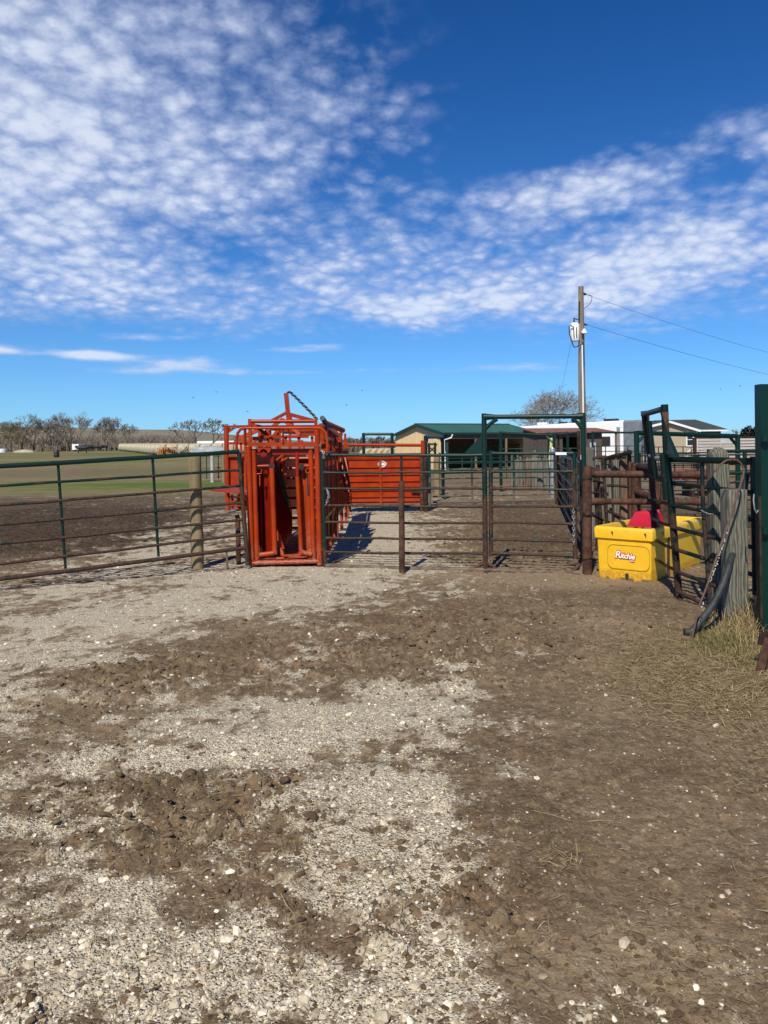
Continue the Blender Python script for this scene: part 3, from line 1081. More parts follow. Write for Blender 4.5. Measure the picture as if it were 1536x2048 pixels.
# thick rusty posts
ps = G(804, 1144)
round_post('pipe_post', ps, P(803, 964, ps.y), 0.040, M['rust'], 'rusty pipe post standing at the middle of the corral panel', seed=4, dome=0.003)
pa = G(1174.5, 1148)
big = thing('pipe_post', (pa.x, pa.y, 0), 'thick rusty pipe post wrapped with wire, left of the yellow trough', 'post')
MB().tube([pa + Vector((0, 0, -0.15)), P(1174, 932, pa.y)], 0.060, 18).build('pipe', M['rust'], big, True)
for yy in (958, 960, 1117, 1119):
    mb = MB()
    c = P(1174.3, yy, pa.y)
    mb.tube([c + Vector((math.cos(a) * 0.064, math.sin(a) * 0.064, 0.012 * math.cos(a + 1))) for a in [k * math.pi / 10 for k in range(20)]], 0.0035, 5, closed=True)
    mb.build('wire_tie', M['rust_dark'], big, True)
mb = MB()
c = P(1174.3, 1027, pa.y)
mb.chain([c + Vector((math.cos(a) * 0.070, math.sin(a) * 0.070, 0.01 * math.sin(a))) for a in [k * math.pi / 6 for k in range(13)]] , 0.05, 0.008)
mb.chain([c + Vector((-0.07, 0, 0)), PM.at(1148, 1014, 0.05)], 0.05, 0.008)
mb.build('chain', M['rust_dark'], big, True)

# ------------------------------------------------------------------ thick pipe fence behind the trough
dpf = pa.y + 0.02
pf = thing('pipe_fence', (P(1300, 1000, dpf).x, dpf, 0), 'two thick rusty horizontal pipes running behind the yellow trough', 'fence')
MB().tube([P(1182, 948, dpf), P(1300, 949, dpf), P(1392, 950, dpf)], 0.047, 14).build('rail', M['rust'], pf, True)
MB().tube([P(1388, 950, dpf), P(1446, 950, dpf)], 0.055, 14).build('rail', M['rust'], pf, True)
MB().tube([P(1180, 1003, dpf), P(1208, 1003, dpf)], 0.048, 14).build('collar', M['rust'], pf, True)
MB().tube([P(1206, 1003, dpf), P(1392, 1004, dpf)], 0.040, 14).build('rail', M['rust'], pf, True)
MB().tube([P(1388, 1004, dpf), P(1450, 1004, dpf)], 0.047, 14).build('rail', M['rust'], pf, True)
db = 11.2
b0 = P(1272, 1100, db)
br = thing('pipe_brace', (b0.x, db, 0), 'rusty corner post with two stub pipes, left of the leaning gateway', 'post')
MB().tube([(b0.x, db, -0.1), P(1271, 926, db)], 0.062, 16).build('pipe', M['rust'], br, True)
MB().tube([P(1274, 933, db), P(1330, 941, dpf + 0.55)], 0.052, 14).build('stub_pipe', M['rust_dark'], br, True)
MB().tube([P(1274, 985, db), P(1305, 995, dpf + 0.6)], 0.056, 14).build('stub_pipe', M['rust'], br, True)
c0 = G(1330, 1152)
round_post('pipe_post', c0, P(1329, 966, c0.y), 0.060, M['rust'], 'thick rusty pipe post behind the leaning gateway, touching the trough', seed=9, dome=0.003)
c1 = P(1316, 1100, 11.0)
round_post('pipe_post', (c1.x, 11.0, 0), P(1314, 960, 11.0), 0.034, M['rust'], 'thin rusty pipe post between the corner post and the trough', seed=10, dome=0.003)

# ------------------------------------------------------------------ yellow trough
T1 = G(1303, 1166)
T0 = G(1194, 1154)
TX = (T1 - T0)
tw = TX.length
TX.normalize()
TYv = Vector((-TX.y, TX.x, 0))
TL = 1.84
TH = 0.64


def tp(x, y, z):
    return T0 + TX * x + TYv * y + Vector((0, 0, z))


tr = thing('water_trough', tp(tw / 2, TL / 2, 0), 'yellow plastic cattle water trough with a crimson lid, lettering on its front', 'water trough')
m, t, b = principled('yellow_plastic')
ob = t.new('ShaderNodeTexCoord').outputs['Object']
sp = t.new('ShaderNodeSeparateXYZ')
t.l.new(ob, sp.inputs[0])
n = t.noise(ob, 9.0, 6.0, 0.65)
n2 = t.noise(ob, 45.0, 4.0, 0.6)
n3_ = t.noise(ob, 2.2, 4.0, 0.6)
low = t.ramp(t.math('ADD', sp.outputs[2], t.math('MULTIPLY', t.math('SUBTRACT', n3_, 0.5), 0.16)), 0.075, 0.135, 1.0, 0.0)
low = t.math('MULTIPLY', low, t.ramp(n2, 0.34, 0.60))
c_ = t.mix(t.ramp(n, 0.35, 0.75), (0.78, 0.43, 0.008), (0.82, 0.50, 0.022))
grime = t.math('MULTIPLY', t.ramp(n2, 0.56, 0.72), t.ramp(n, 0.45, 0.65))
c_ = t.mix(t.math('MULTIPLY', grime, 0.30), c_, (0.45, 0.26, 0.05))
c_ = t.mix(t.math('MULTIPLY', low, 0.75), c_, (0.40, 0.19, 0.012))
c_ = t.mix(t.math('MULTIPLY', t.ramp(sp.outputs[2], 0.015, 0.04, 1.0, 0.0), t.ramp(n, 0.45, 0.6)), c_, (0.12, 0.09, 0.065))
t.put(b.inputs['Base Color'], c_)
b.inputs['Roughness'].default_value = 0.48
bump(t, b, n2, 0.12, 0.003)
M['yellow'] = m
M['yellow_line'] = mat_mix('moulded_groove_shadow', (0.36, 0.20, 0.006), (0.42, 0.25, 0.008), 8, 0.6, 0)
M['crimson'] = mat_mix('crimson_plastic', (0.52, 0.008, 0.028), (0.60, 0.015, 0.04), 5, 0.42, 0.08, 0.003)
M['label_red'] = mat_mix('label_red', (0.55, 0.015, 0.02), (0.6, 0.02, 0.025), 9, 0.45, 0)
M['label_blk'] = mat_mix('label_dark', (0.06, 0.01, 0.015), (0.07, 0.012, 0.016), 9, 0.45, 0)
M['label_wht'] = mat_mix('label_white', (0.78, 0.76, 0.76), (0.82, 0.80, 0.80), 9, 0.45, 0)


def rrect(x0, x1, y0, y1, r, n=5):
    pts = []
    for cx, cy, a0 in ((x1 - r, y1 - r, 0), (x0 + r, y1 - r, 90), (x0 + r, y0 + r, 180), (x1 - r, y0 + r, 270)):
        for k in range(n + 1):
            a = math.radians(a0 + 90 * k / n)
            pts.append((cx + r * math.cos(a), cy + r * math.sin(a)))
    return pts


def loft(mb, rings, cap0=True, cap1=True):
    o = len(mb.v)
    n = len(rings[0])
    for rg_ in rings:
        mb.v += [tuple(p) for p in rg_]
    for i in range(len(rings) - 1):
        for k in range(n):
            k2 = (k + 1) % n
            mb.f.append((o + i * n + k, o + i * n + k2, o + (i + 1) * n + k2, o + (i + 1) * n + k))
    if cap0:
        mb.f.append(tuple(o + k for k in range(n - 1, -1, -1)))
    if cap1:
        mb.f.append(tuple(o + (len(rings) - 1) * n + k for k in range(n)))
    return mb


def tring(ins, z, r=0.03):
    return [tp(a, c, z) for a, c in rrect(ins, tw - ins, ins, TL - ins, r)]


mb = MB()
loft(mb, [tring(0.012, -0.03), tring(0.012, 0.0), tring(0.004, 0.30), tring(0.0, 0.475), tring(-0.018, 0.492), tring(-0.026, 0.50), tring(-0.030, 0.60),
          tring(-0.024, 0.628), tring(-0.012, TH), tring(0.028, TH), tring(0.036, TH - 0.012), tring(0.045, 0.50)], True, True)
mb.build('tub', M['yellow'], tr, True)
mb = MB()
loft(mb, [tring(0.046, 0.558), tring(0.046, 0.560)], True, True)
mb.build('water', mat_mix('trough_water', (0.02, 0.022, 0.02), (0.03, 0.032, 0.03), 3, 0.06, 0.05), tr)
# moulded border on the front, notches in the rim, drain hole
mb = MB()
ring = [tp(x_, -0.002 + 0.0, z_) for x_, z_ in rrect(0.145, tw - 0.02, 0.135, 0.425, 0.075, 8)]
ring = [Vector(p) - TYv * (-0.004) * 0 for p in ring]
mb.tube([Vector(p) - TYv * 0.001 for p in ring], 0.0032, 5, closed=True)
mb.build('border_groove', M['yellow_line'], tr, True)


def notch(x_, z_, side=False):
    a = [(-0.014, 0.030), (0.012, 0.030), (0.012, -0.024)]
    mb_ = MB()
    if side:
        mb_.prism([tp(tw + 0.030, x_ + u_, z_ + v_) for u_, v_ in a], TX * 0.003)
    else:
        mb_.prism([tp(x_ + u_, -0.030, z_ + v_) for u_, v_ in a], TYv * -0.003)
    return mb_


for x_ in (0.215, tw - 0.06):
    notch(x_, 0.558).build('rim_notch', M['dark'], tr)
for y_ in (0.30, 0.75, 1.2):
    notch(y_, 0.558, True).build('rim_notch', M['dark'], tr)
mb = MB()
mb.prism([tp(0.385 + 0.022 * math.cos(a), 0.004, 0.055 + (0.032 if math.sin(a) > 0 else 0.05) * math.sin(a)) for a in [k * math.pi / 8 for k in range(16)]], TYv * -0.004)
mb.build('drain_hole', M['dark'], tr)
mb = MB()
mb.prism([tp(tw - 0.004, 0.72 + 0.03 * math.cos(a), 0.36 + 0.035 * math.sin(a)) for a in [k * math.pi / 8 for k in range(16)]], TX * 0.004)
mb.build('drain_hole', M['dark'], tr)
# float-valve lid: a crimson hood rising over the middle of the trough
mb = MB()
prof = [(0.0, 0.0), (0.03, 0.05), (0.075, 0.12), (0.10, 0.165), (0.13, 0.18), (0.30, 0.185), (0.36, 0.17), (0.40, 0.06), (0.405, 0.0)]
rings = []
for yy, k in ((0.34, 0.92), (0.37, 1.05), (0.78, 1.05), (0.82, 0.92)):
    rings.append([tp(0.245 + (x_ - 0.2) * k + 0.2, yy, TH - 0.02 + z_ * k) for x_, z_ in prof])
loft(mb, rings)
mb.build('lid', M['crimson'], tr, True)


def text(body, size, parent, loc, mat, off=0.0, ext=0.0005, shear=0.18, bold=0.0, slant=0.0, name='lettering'):
    cu = bpy.data.curves.new(name, 'FONT')
    cu.body = body
    cu.size = size
    cu.extrude = ext
    cu.offset = off + bold
    cu.shear = shear
    cu.resolution_u = 4
    cu.space_character = 0.94
    o = bpy.data.objects.new(name, cu)
    COL.objects.link(o)
    zx = TX
    up = Vector((0, 0, 1))
    nn = -TYv
    xa = (zx * math.cos(slant) + up * math.sin(slant))
    ya = (up * math.cos(slant) - zx * math.sin(slant))
    Mx = Matrix(((xa.x, ya.x, nn.x, 0), (xa.y, ya.y, nn.y, 0), (xa.z, ya.z, nn.z, 0), (0, 0, 0, 1)))
    C.view_layers[0].update()
    me = bpy.data.meshes.new_from_object(o.evaluated_get(bpy.context.evaluated_depsgraph_get()))
    bpy.data.objects.remove(o)
    bpy.data.curves.remove(cu)
    me.name = name
    Mx.translation = Vector(loc) - WORLD[parent]
    me.transform(Mx)
    o = bpy.data.objects.new(name, me)
    COL.objects.link(o)
    o.parent = parent
    me.materials.clear()
    me.materials.append(mat)
    WORLD[o] = WORLD[parent]
    return o


fy = -0.0035
for dy_, off_, mt in ((0.0, 0.0090, M['label_blk']), (-0.0012, 0.0066, M['label_red']), (-0.0024, 0.0026, M['label_wht'])):
    text('R', 0.118, tr, tp(0.238, fy + dy_, 0.268), mt, off_, slant=-0.02)
    text('itchie', 0.090, tr, tp(0.306, fy + dy_, 0.268), mt, off_, slant=-0.02)
for dy_, off_, mt in ((-0.0002, 0.006, M['label_red']), (-0.0032, 0.0004, M['label_wht'])):
    text('USA', 0.030, tr, tp(0.425, fy + dy_, 0.234), mt, off_, shear=0.0, slant=-0.02)

# ------------------------------------------------------------------ leaning gateway panel on the right
BB = G(1362, 1204)
AB = P(1309, 1172, 9.15)
lp = thing('corral_fence', (BB.x, (BB.y + AB.y) / 2, 0), 'bent green and rusty panel with a leaning tall gateway frame beside the trough', 'fence panel')
dA, dB, dE = 9.15, 8.0, 7.0
MB().tube([P(1287, 822, dA), P(1299, 908, dA), P(1308, 1010, dA), P(1309, 1100, dA), P(1304, 1150, dA), P(1309, 1170, dA)], 0.034, 12).build('frame_post', M['rust_dark'], lp, True)
MB().tube([P(1329, 809, dB), P(1333, 905, dB), P(1344, 1020, dB), P(1352, 1120, dB), P(1359, 1205, dB)], 0.038, 12).build('frame_post', M['pipe_dark'], lp, True)
MB().tube([P(1325, 908, dB - 0.02), P(1333, 1000, dB - 0.02)], 0.034, 12).build('gate_stile', M['pipe_dark'], lp, True)
MB().tube([P(1287, 829, dA), P(1325, 818, dB)], [0.034, 0.032], 12).build('header', M['pipe_dark'], lp, True)
MB().prism([P(1320, 824, dB), P(1334, 824, dB), P(1334, 862, dB), P(1331, 866, dB)], (0, -0.05, 0)).build('header_brace', M['rust'], lp)
MB().prism([P(1289, 832, dA), P(1296, 832, dA), P(1297, 860, dA), P(1293, 862, dA)], (0, -0.05, 0)).build('header_brace', M['rust_dark'], lp)
# second bar beside the far post
MB().tube([P(1298, 842, dA - 0.5), P(1306, 910, dA - 0.5), P(1312, 955, dA - 0.5)], 0.030, 10).build('brace_bar', M['pipe_dark'], lp, True)
# gusset between post and top rail, with a folded front edge
g0, g1_, g2 = P(1330, 862, dB), P(1330, 914, dB), P(1353, 916, dB - 0.5)
MB().prism([g0, g1_, g2], (0.006, 0.0, 0)).build('gusset_plate', M['green'], lp)
MB().beam(P(1333, 863, dB), P(1356, 916, dB - 0.5), 0.035, 0.012).build('gusset_flange', M['green'], lp)


def rp_(xl, yl, xr_, yr, kink=None):
    def dd(x_):
        return dB + (dE - dB) * (x_ - 1340) / (1505 - 1340)
    pts = [P(xl, yl, dd(xl))]
    if kink:
        pts.append(P(kink[0], kink[1], dd(kink[0])))
    pts.append(P(xr_, yr, dd(xr_)))
    return pts


rails = [(1334, 918, 1507, 923, None, 0.034), (1336, 966, 1507, 985, (1400, 973), 0.021), (1341, 1010, 1507, 1040, (1400, 1020), 0.021), (1344, 1054, 1507, 1095, (1405, 1070), 0.021),
         (1349, 1098, 1507, 1150, (1412, 1118), 0.021), (1353, 1143, 1507, 1203, (1410, 1164), 0.021), (1357, 1183, 1507, 1262, (1425, 1218), 0.021)]
for i, (xl, yl, xr_, yr, kk, rad) in enumerate(rails):
    MB().tube(rp_(xl, yl, xr_, yr, kk), rad, 10).build('rail', M['pipe_dark'] if i == 0 else M['pipe_dark'], lp, True)
MB().tube([P(1404, 921, 7.60), P(1406, 1010, 7.56), P(1413, 1110, 7.5), P(1419, 1190, 7.45)], 0.021, 10).build('upright', M['pipe_dark'], lp, True)
MB().tube([P(1508, 913, dE), P(1513, 1190, dE)], 0.036, 12).build('end_post', M['green'], lp, True)
# rails of the bent gate filling the frame
for i, (ya, yb) in enumerate(((911, 916), (952, 963), (996, 1008), (1038, 1052), (1078, 1098), (1117, 1142))):
    MB().tube([P(1300 + i * 2, ya, dA - 0.05), P(1314 + i * 4, (ya + yb) / 2 + 3, (dA + dB) / 2), P(1330 + i * 5, yb, dB + 0.05)], 0.019 if i else 0.026, 8).build('gate_rail', M['rust_dark'] if i else M['steel'], lp, True)
MB().tube([P(1304, 1168, dA), P(1330, 1190, 8.6), P(1352, 1213, 8.0), P(1370, 1225, 7.75)], 0.030, 10).build('sill_pipe', M['rust_mud'], lp, True)
MB().tube([P(1357, 1185, dB), P(1369, 1222, dB - 0.25)], 0.022, 8).build('foot_brace', M['rust'], lp, True)
mb = MB()
mb.tube([P(1402, 1020, 7.5), P(1408, 1024, 7.45), P(1418, 1028, 7.45), P(1426, 1028, 7.4)], 0.006, 6)
mb.build('wire_tie', M['steel'], lp, True)


# ------------------------------------------------------------------ weathered posts, leaning pole and hook, tall green frame at the right edge
def square_post(name, px0, px1, ytop, d, wd_y, label, mat, rough_top=False, lean=0.0, seed=3, cat='post', rz=0.0):
    rr = random.Random(seed)
    a, c = P(px0, ytop, d), P(px1, ytop, d)
    w_ = (c - a).length
    cx, ztop = (a.x + c.x) / 2, a.z
    mb_ = MB()
    rings = []
    k = 12
    for i in range(k + 1):
        z = -0.1 + (ztop + 0.1) * i / k
        ring = []
        for (u_, v_) in rrect(-w_ / 2, w_ / 2, -wd_y / 2, wd_y / 2, min(w_, wd_y) * 0.12, 3):
            q = rr.uniform(0.985, 1.015)
            uu, vv = u_ * q, v_ * q
            ring.append((cx + lean * z + uu * math.cos(rz) - vv * math.sin(rz), d + wd_y / 2 + uu * math.sin(rz) + vv * math.cos(rz), z))
        rings.append(ring)
    if rough_top:
        for s_, dz in ((0.88, 0.035), (0.6, 0.06), (0.25, 0.075)):
            rings.append([(cx + lean * ztop + (p[0] - cx - lean * ztop) * s_, d + wd_y / 2 + (p[1] - d - wd_y / 2) * s_, ztop + dz + rr.uniform(-0.012, 0.012)) for p in rings[k]])
    else:
        rings.append([(cx + lean * ztop + (p[0] - cx - lean * ztop) * 0.95, d + wd_y / 2 + (p[1] - d - wd_y / 2) * 0.95, ztop + 0.006) for p in rings[k]])
    loft(mb_, rings)
    return tag(mb_.build(name, mat, None, True, loc=(cx, d + wd_y / 2, 0)), label, cat)


# grey wood with strong flowing grain
m, t, b = principled('weathered_timber_grain')
ob = t.new('ShaderNodeTexCoord').outputs['Object']
mp = t.new('ShaderNodeMapping')
mp.inputs['Scale'].default_value = (1.0, 1.0, 0.16)
t.l.new(ob, mp.inputs[0])
wv = t.new('ShaderNodeTexWave', wave_type='BANDS', bands_direction='X')
t.l.new(mp.outputs[0], wv.inputs['Vector'])
wv.inputs['Scale'].default_value = 11.0
wv.inputs['Distortion'].default_value = 9.0
wv.inputs['Detail'].default_value = 4.0
wv.inputs['Detail Scale'].default_value = 1.3
n = t.noise(mp.outputs[0], 45.0, 5.0, 0.65)
c_ = t.mix(t.ramp(wv.outputs['Fac'], 0.1, 0.8), (0.070, 0.068, 0.050), (0.165, 0.158, 0.125))
c_ = t.mix(t.math('MULTIPLY', t.ramp(n, 0.52, 0.70), 0.8), c_, (0.040, 0.037, 0.030))
c_ = t.mix(t.math('MULTIPLY', t.ramp(t.noise(ob, 5.0, 4.0, 0.6), 0.55, 0.75), 0.45), c_, (0.16, 0.155, 0.10))
t.put(b.inputs['Base Color'], c_)
b.inputs['Roughness'].default_value = 0.92
bump(t, b, t.math('ADD', n, t.math('MULTIPLY', wv.outputs['Fac'], 0.5)), 0.7, 0.005)
M['timber'] = m
square_post('wood_post', 1455.5, 1496.5, 981, 6.82, 0.17, 'square-cut weathered grey wooden post in front of the bent panel', M['timber'], seed=5)
square_post('wood_post', 1425.5, 1460.0, 911, 7.62, 0.17, 'tall split grey wooden post with a ragged top behind the bent panel', M['timber'], True, seed=6)

m_hose = mat_mix('grey_black_hose', (0.014, 0.016, 0.017), (0.036, 0.039, 0.039), 14, 0.6, 0.15, 0.003, stretch=(1, 1, 0.3))
hp = [P(1493.5, 947, 7.10), P(1488.5, 982, 7.10), P(1477, 1060, 7.10), P(1458, 1130, 6.72), P(1444, 1172, 6.6), P(1424, 1212, 6.5), P(1400, 1243, 6.42), P(1384, 1262, 6.4), P(1369, 1272, 6.4)]
hp[-1].z = 0.05
hs_ = MB()
pts = []
for i in range(len(hp) - 1):
    for k in range(4):
        p0 = hp[max(i - 1, 0)]
        p1, p2 = hp[i], hp[i + 1]
        p3 = hp[min(i + 2, len(hp) - 1)]
        s = k / 4
        pts.append(0.5 * ((2 * p1) + (p2 - p0) * s + (2 * p0 - 5 * p1 + 4 * p2 - p3) * s * s + (3 * p1 - p0 - 3 * p2 + p3) * s ** 3))
pts.append(hp[-1])
hs_.tube(pts, 0.030, 14)
tag(hs_.build('plastic_pipe', m_hose, None, True, loc=(hp[-1].x, hp[-1].y, 0)), 'bent dark grey plastic pipe leaning behind the square wooden post', 'pipe')

m_rag = mat_mix('rusty_rod_with_paint', (0.075, 0.035, 0.025), (0.12, 0.06, 0.04), 30, 0.7, 0.3)
hk = [P(1429, 939, 6.62), P(1426, 941, 6.62), P(1427, 944, 6.62), P(1431, 942, 6.62), P(1440, 930, 6.62), P(1452, 921, 6.62), P(1463, 919, 6.62), P(1474, 920, 6.62), P(1483, 928, 6.62), P(1488, 939, 6.62), P(1486, 955, 6.6), P(1478, 979, 6.58)]
hk += [P(1462, 1030, 6.6), P(1446, 1078, 6.5), P(1430, 1125, 6.42), P(1411, 1180, 6.33), P(1397, 1215, 6.27), P(1391, 1245, 6.24), P(1382, 1274, 6.22)]
hk[-1].z = 0.01
rod = MB().tube(hk, 0.009, 8)
ro = tag(rod.build('hook_rod', m_rag, None, True, loc=(hk[-1].x, hk[-1].y, 0)), 'thin rusty rod with a curled hook end leaning against the square wooden post', 'rod')
rr = random.Random(12)
mb = MB()
for i in range(46):
    s = rr.random()
    if 0.63 < s < 0.86:
        continue
    q = P(1452 + (1397 - 1452) * s, 1064 + (1222 - 1064) * s, 6.52 - 0.26 * s)
    q += Vector((rr.uniform(0.004, 0.016), -0.012, rr.uniform(-0.01, 0.01)))
    mb.add([q + Vector((dx_ * rr.uniform(0.6, 1.2), dy_ * 0.006, dz_ * rr.uniform(0.7, 1.4))) for dx_, dy_, dz_ in ((-.006, 0, -.006), (.006, -.4, -.003), (.004, 0, .008), (-.005, -.6, .006), (0, -1.4, 0))],
           [(0, 1, 4), (1, 2, 4), (2, 3, 4), (3, 0, 4), (3, 2, 1, 0)])
tag(mb.build('paint_flakes', mat_mix('flaking_paint', (0.42, 0.40, 0.36), (0.55, 0.53, 0.5), 9, 0.7, 0), ro), kind='stuff')

dg = 6.45
ge = thing('gate_frame', P(1526, 1200, dg) * 1.0, 'tall dark green square-tube gate frame at the right edge of the photo', 'gate frame')
ge.location.z = 0
WORLD[ge].z = 0
pt_, pb_ = P(1526.5, 769, dg), P(1532, 1300, dg)
pb_.z = -0.05
MB().beam(pt_, pb_, 0.102, 0.102, up=(1, 0, 0)).build('post', M['green'], ge)
MB().beam(P(1517, 775, dg), P(1700, 777, dg + 0.1), 0.06, 0.055).build('header', M['green'], ge)
pt2 = P(1700, 777, dg + 0.1)
MB().beam(pt2 + Vector((0, 0, 0.03)), (pt2.x, pt2.y, -0.05), 0.102, 0.102, up=(1, 0, 0)).build('post', M['green'], ge)
MB().tube([P(1519.5, 992, dg - 0.12), P(1523, 1236, dg - 0.12)], 0.011, 8).build('latch_rod', M['rust_dark'], ge, True)
mb = MB()
mb.tube([P(1508, 988, dg - 0.1), P(1507, 1000, dg - 0.1), P(1509, 1018, dg - 0.1), P(1513, 1026, dg - 0.1), P(1517, 1020, dg - 0.1)], 0.006, 6)
mb.build('latch_hook', M['steel'], ge, True)
for yy in (875, 1060):
    MB().tube([P(1530, yy - 6, dg - 0.09), P(1530, yy + 8, dg - 0.09)], 0.03, 10).build('hinge_lug', M['green'], ge, True)
# rusty angle iron footing at the lower right corner
fo = thing('steel_footing', P(1536, 1345, 5.5) * 1.0, 'rusty brown angle-iron footing at the lower right edge', 'footing')
WORLD[fo].z = 0
fo.location.z = 0
MB().beam(G(1519, 1345), P(1540, 1262, 5.55), 0.055, 0.010, up=(0, -1, 0.3)).build('angle_iron', M['rust'], fo)
MB().beam(G(1524, 1346) + Vector((0.03, 0.03, 0)), P(1546, 1262, 5.6), 0.010, 0.055, up=(0, -1, 0.3)).build('angle_iron', M['rust_dark'], fo)
MB().prism([P(1521, 1268, 5.52), P(1544, 1262, 5.52), P(1544, 1292, 5.52), P(1517, 1290, 5.52)], (0.0, 0.02, 0)).build('base_plate', M['rust_dark'], fo)

# ------------------------------------------------------------------ dry and green grass at the foot of the posts
m_gr = mat_tone('grass_blades', (0.30, 0.21, 0.10), (0.38, 0.29, 0.15), (0.08, 0.105, 0.022))


def blades(name, n, xy, hmin, hmax, green):
    V, F_, T = [], [], []
    rr_ = random.Random(77)
    for i in range(n):
        x_, y_ = xy(rr_)
        h_ = rr_.uniform(hmin, hmax) * (0.5 + rr_.random())
        a = rr_.uniform(0, 6.283)
        ln_ = rr_.uniform(0.15, 0.8) * h_
        wd_ = rr_.uniform(0.0012, 0.0028)
        z0 = gh(x_, y_) - 0.01 if i % 40 == 0 else z_last
        z_last = z0
        o_ = len(V)
        ca, sa = math.cos(a), math.sin(a)
        for s_, wv_ in ((0, 1), (0.4, 0.9), (0.75, 0.6), (1.0, 0.1)):
            bx = x_ + ca * ln_ * s_ * s_
            by = y_ + sa * ln_ * s_ * s_
            bz = z0 + h_ * (s_ - 0.35 * s_ * s_)
            V.append((bx - sa * wd_ * wv_, by + ca * wd_ * wv_, bz))
            V.append((bx + sa * wd_ * wv_, by - ca * wd_ * wv_, bz))
        for k in range(3):
            F_.append((o_ + 2 * k, o_ + 2 * k + 1, o_ + 2 * k + 3, o_ + 2 * k + 2))
        T += [(rr_.uniform(0.82, 1.0) if rr_.random() < green else rr_.uniform(0, 0.62))] * 8
    me = fast_mesh(name, np.array(V), np.array(F_), 4)
    attr(me, 'tone', np.array(T))
    me.materials.append(m_gr)
    o = bpy.data.objects.new(name, me)
    COL.objects.link(o)
    o['kind'] = 'stuff'
    return o


def near_px(cx, cy, sx, sy):
    def f(r_):
        g_ = G(r_.gauss(cx, sx), min(max(r_.gauss(cy, sy), 1190), 1400))
        return g_.x, g_.y
    return f


blades('green_grass', 2200, near_px(1432, 1284, 32, 13), 0.03, 0.10, 0.85)
blades('dry_grass', 1000, near_px(1490, 1262, 26, 14), 0.06, 0.24, 0.10)
blades('dry_grass', 500, near_px(1505, 1244, 16, 8), 0.2, 0.42, 0.03)
blades('green_grass', 1500, near_px(1486, 1300, 38, 16), 0.02, 0.11, 0.6)

# ------------------------------------------------------------------ red squeeze chute
d0 = 10.48
co = G(571, 1131)
ch = thing('squeeze_chute', (co.x, 11.9, 0), 'red orange cattle squeeze chute with headgate doors, overhead frame and tall mast', 'squeeze chute')
RED, RDU, RDP = M['red'], M['red_dusty'], M['red_deep']


def tb(name, pts, r, mat=None, n=12, parent=None, smooth=True):
    return MB().tube(pts, r, n).build(name, mat or RED, parent or ch, smooth)


def bm(name, p, q, wd, ht, mat=None, up=(0, 0, 1), parent=None):
    return MB().beam(p, q, wd, ht, up).build(name, mat or RED, parent or ch)


dz_ = 0.0
tb('front_post', [P(497.0, 893, d0), P(503.5, 1131, d0)], 0.040, n=14)
tb('front_post', [P(634.0, 893, d0), P(639.5, 1130, d0)], 0.040, n=14)
tb('front_post', [P(507.5, 900, d0 + 0.03), P(514.0, 1120, d0 + 0.03)], 0.037, n=14)
tb('front_post', [P(621.5, 898, d0 + 0.03), P(627.5, 1119, d0 + 0.03)], 0.037, n=14)
tb('bottom_bar', [P(503, 1126.5, d0 - 0.01), P(640, 1122.5, d0 - 0.01)], 0.030, RDU, 14)
# base sill under the frame, floor with cleats
xl_, xr_ = P(505, 1131, d0).x, P(640, 1131, d0).x
ZF = 0.10
fl = MB()
fl.box(((xl_ + xr_) / 2, d0 + 0.12, ZF - 0.03), xr_ - xl_, 0.26, 0.04)
fl.build('floor_plate', RED, ch)
fl = MB()
for k in range(13):
    fl.box(((xl_ + xr_) / 2, d0 + 0.36 + k * 0.20, ZF - 0.02), xr_ - xl_, 0.075, 0.035)
for x_ in (xl_ + 0.02, xr_ - 0.02, xl_ + 0.3, xr_ - 0.3):
    fl.beam((x_, d0 + 0.0, ZF - 0.05), (x_, d0 + 2.9, ZF - 0.05), 0.04, 0.05)
fl.build('floor', RED, ch)
# crossbeam: an angle with an upstand, small lugs along it
bm('crossbeam', P(491, 888.5, d0 - 0.03), P(637, 888.0, d0 - 0.03), 0.012, 0.052)
bm('crossbeam_flange', P(491, 893.5, d0 + 0.01), P(637, 893.0, d0 + 0.01), 0.10, 0.010)
bm('crossbeam', P(494, 904, d0 + 0.06), P(636, 903, d0 + 0.06), 0.05, 0.085, RDP)
for x_ in (548, 566, 604):
    bm('lug', P(x_, 880, d0 - 0.02), P(x_, 891, d0 - 0.02), 0.03, 0.03, up=(0, 1, 0))
# latch discs under the crossbeam
for x_, y_, r_ in ((521, 899, 0.045), (534, 899, 0.05), (527, 906, 0.055)):
    c = P(x_, y_, d0 - 0.03)
    tb('latch_disc', [c, c + Vector((0, 0.05, 0))], r_, RED if x_ != 527 else RDP, 16)
# headgate doors
dl = thing_l = MB().tube([P(543.5, 936, d0 + 0.04), P(550.0, 1108, d0 + 0.04)], 0.037, 14).build('headgate_door', RED, ch, True)
sh = MB()
xs = [(514, 0.20), (519, 0.10), (524, 0.22), (529, 0.12), (534, 0.14), (539, 0.06), (545, 0.06)]
top_, bot_ = [], []
for x_, o_ in xs:
    top_.append(P(x_ + 0.0, 940, d0 + 0.06 + o_))
    bot_.append(P(x_ + 5.5, 1106, d0 + 0.06 + o_))
for i in range(len(xs) - 1):
    sh.prism([top_[i], top_[i + 1], bot_[i + 1], bot_[i]], (0, 0.006, 0))
sh.build('door_sheet', RDP, dl)
MB().tube([P(519, 1110, d0 + 0.02), P(548, 1106, d0 + 0.02)], 0.034, 12).build('door_foot', RED, dl, True)
dr = MB().tube([P(595.0, 953, d0 + 0.04), P(602.5, 1110, d0 + 0.04)], 0.031, 14).build('headgate_door', RED, ch, True)
sh = MB()
xs = [(598, 0.05), (602, 0.10), (607, 0.10), (611, 0.07), (617, 0.07), (622, 0.12)]
top_, bot_ = [], []
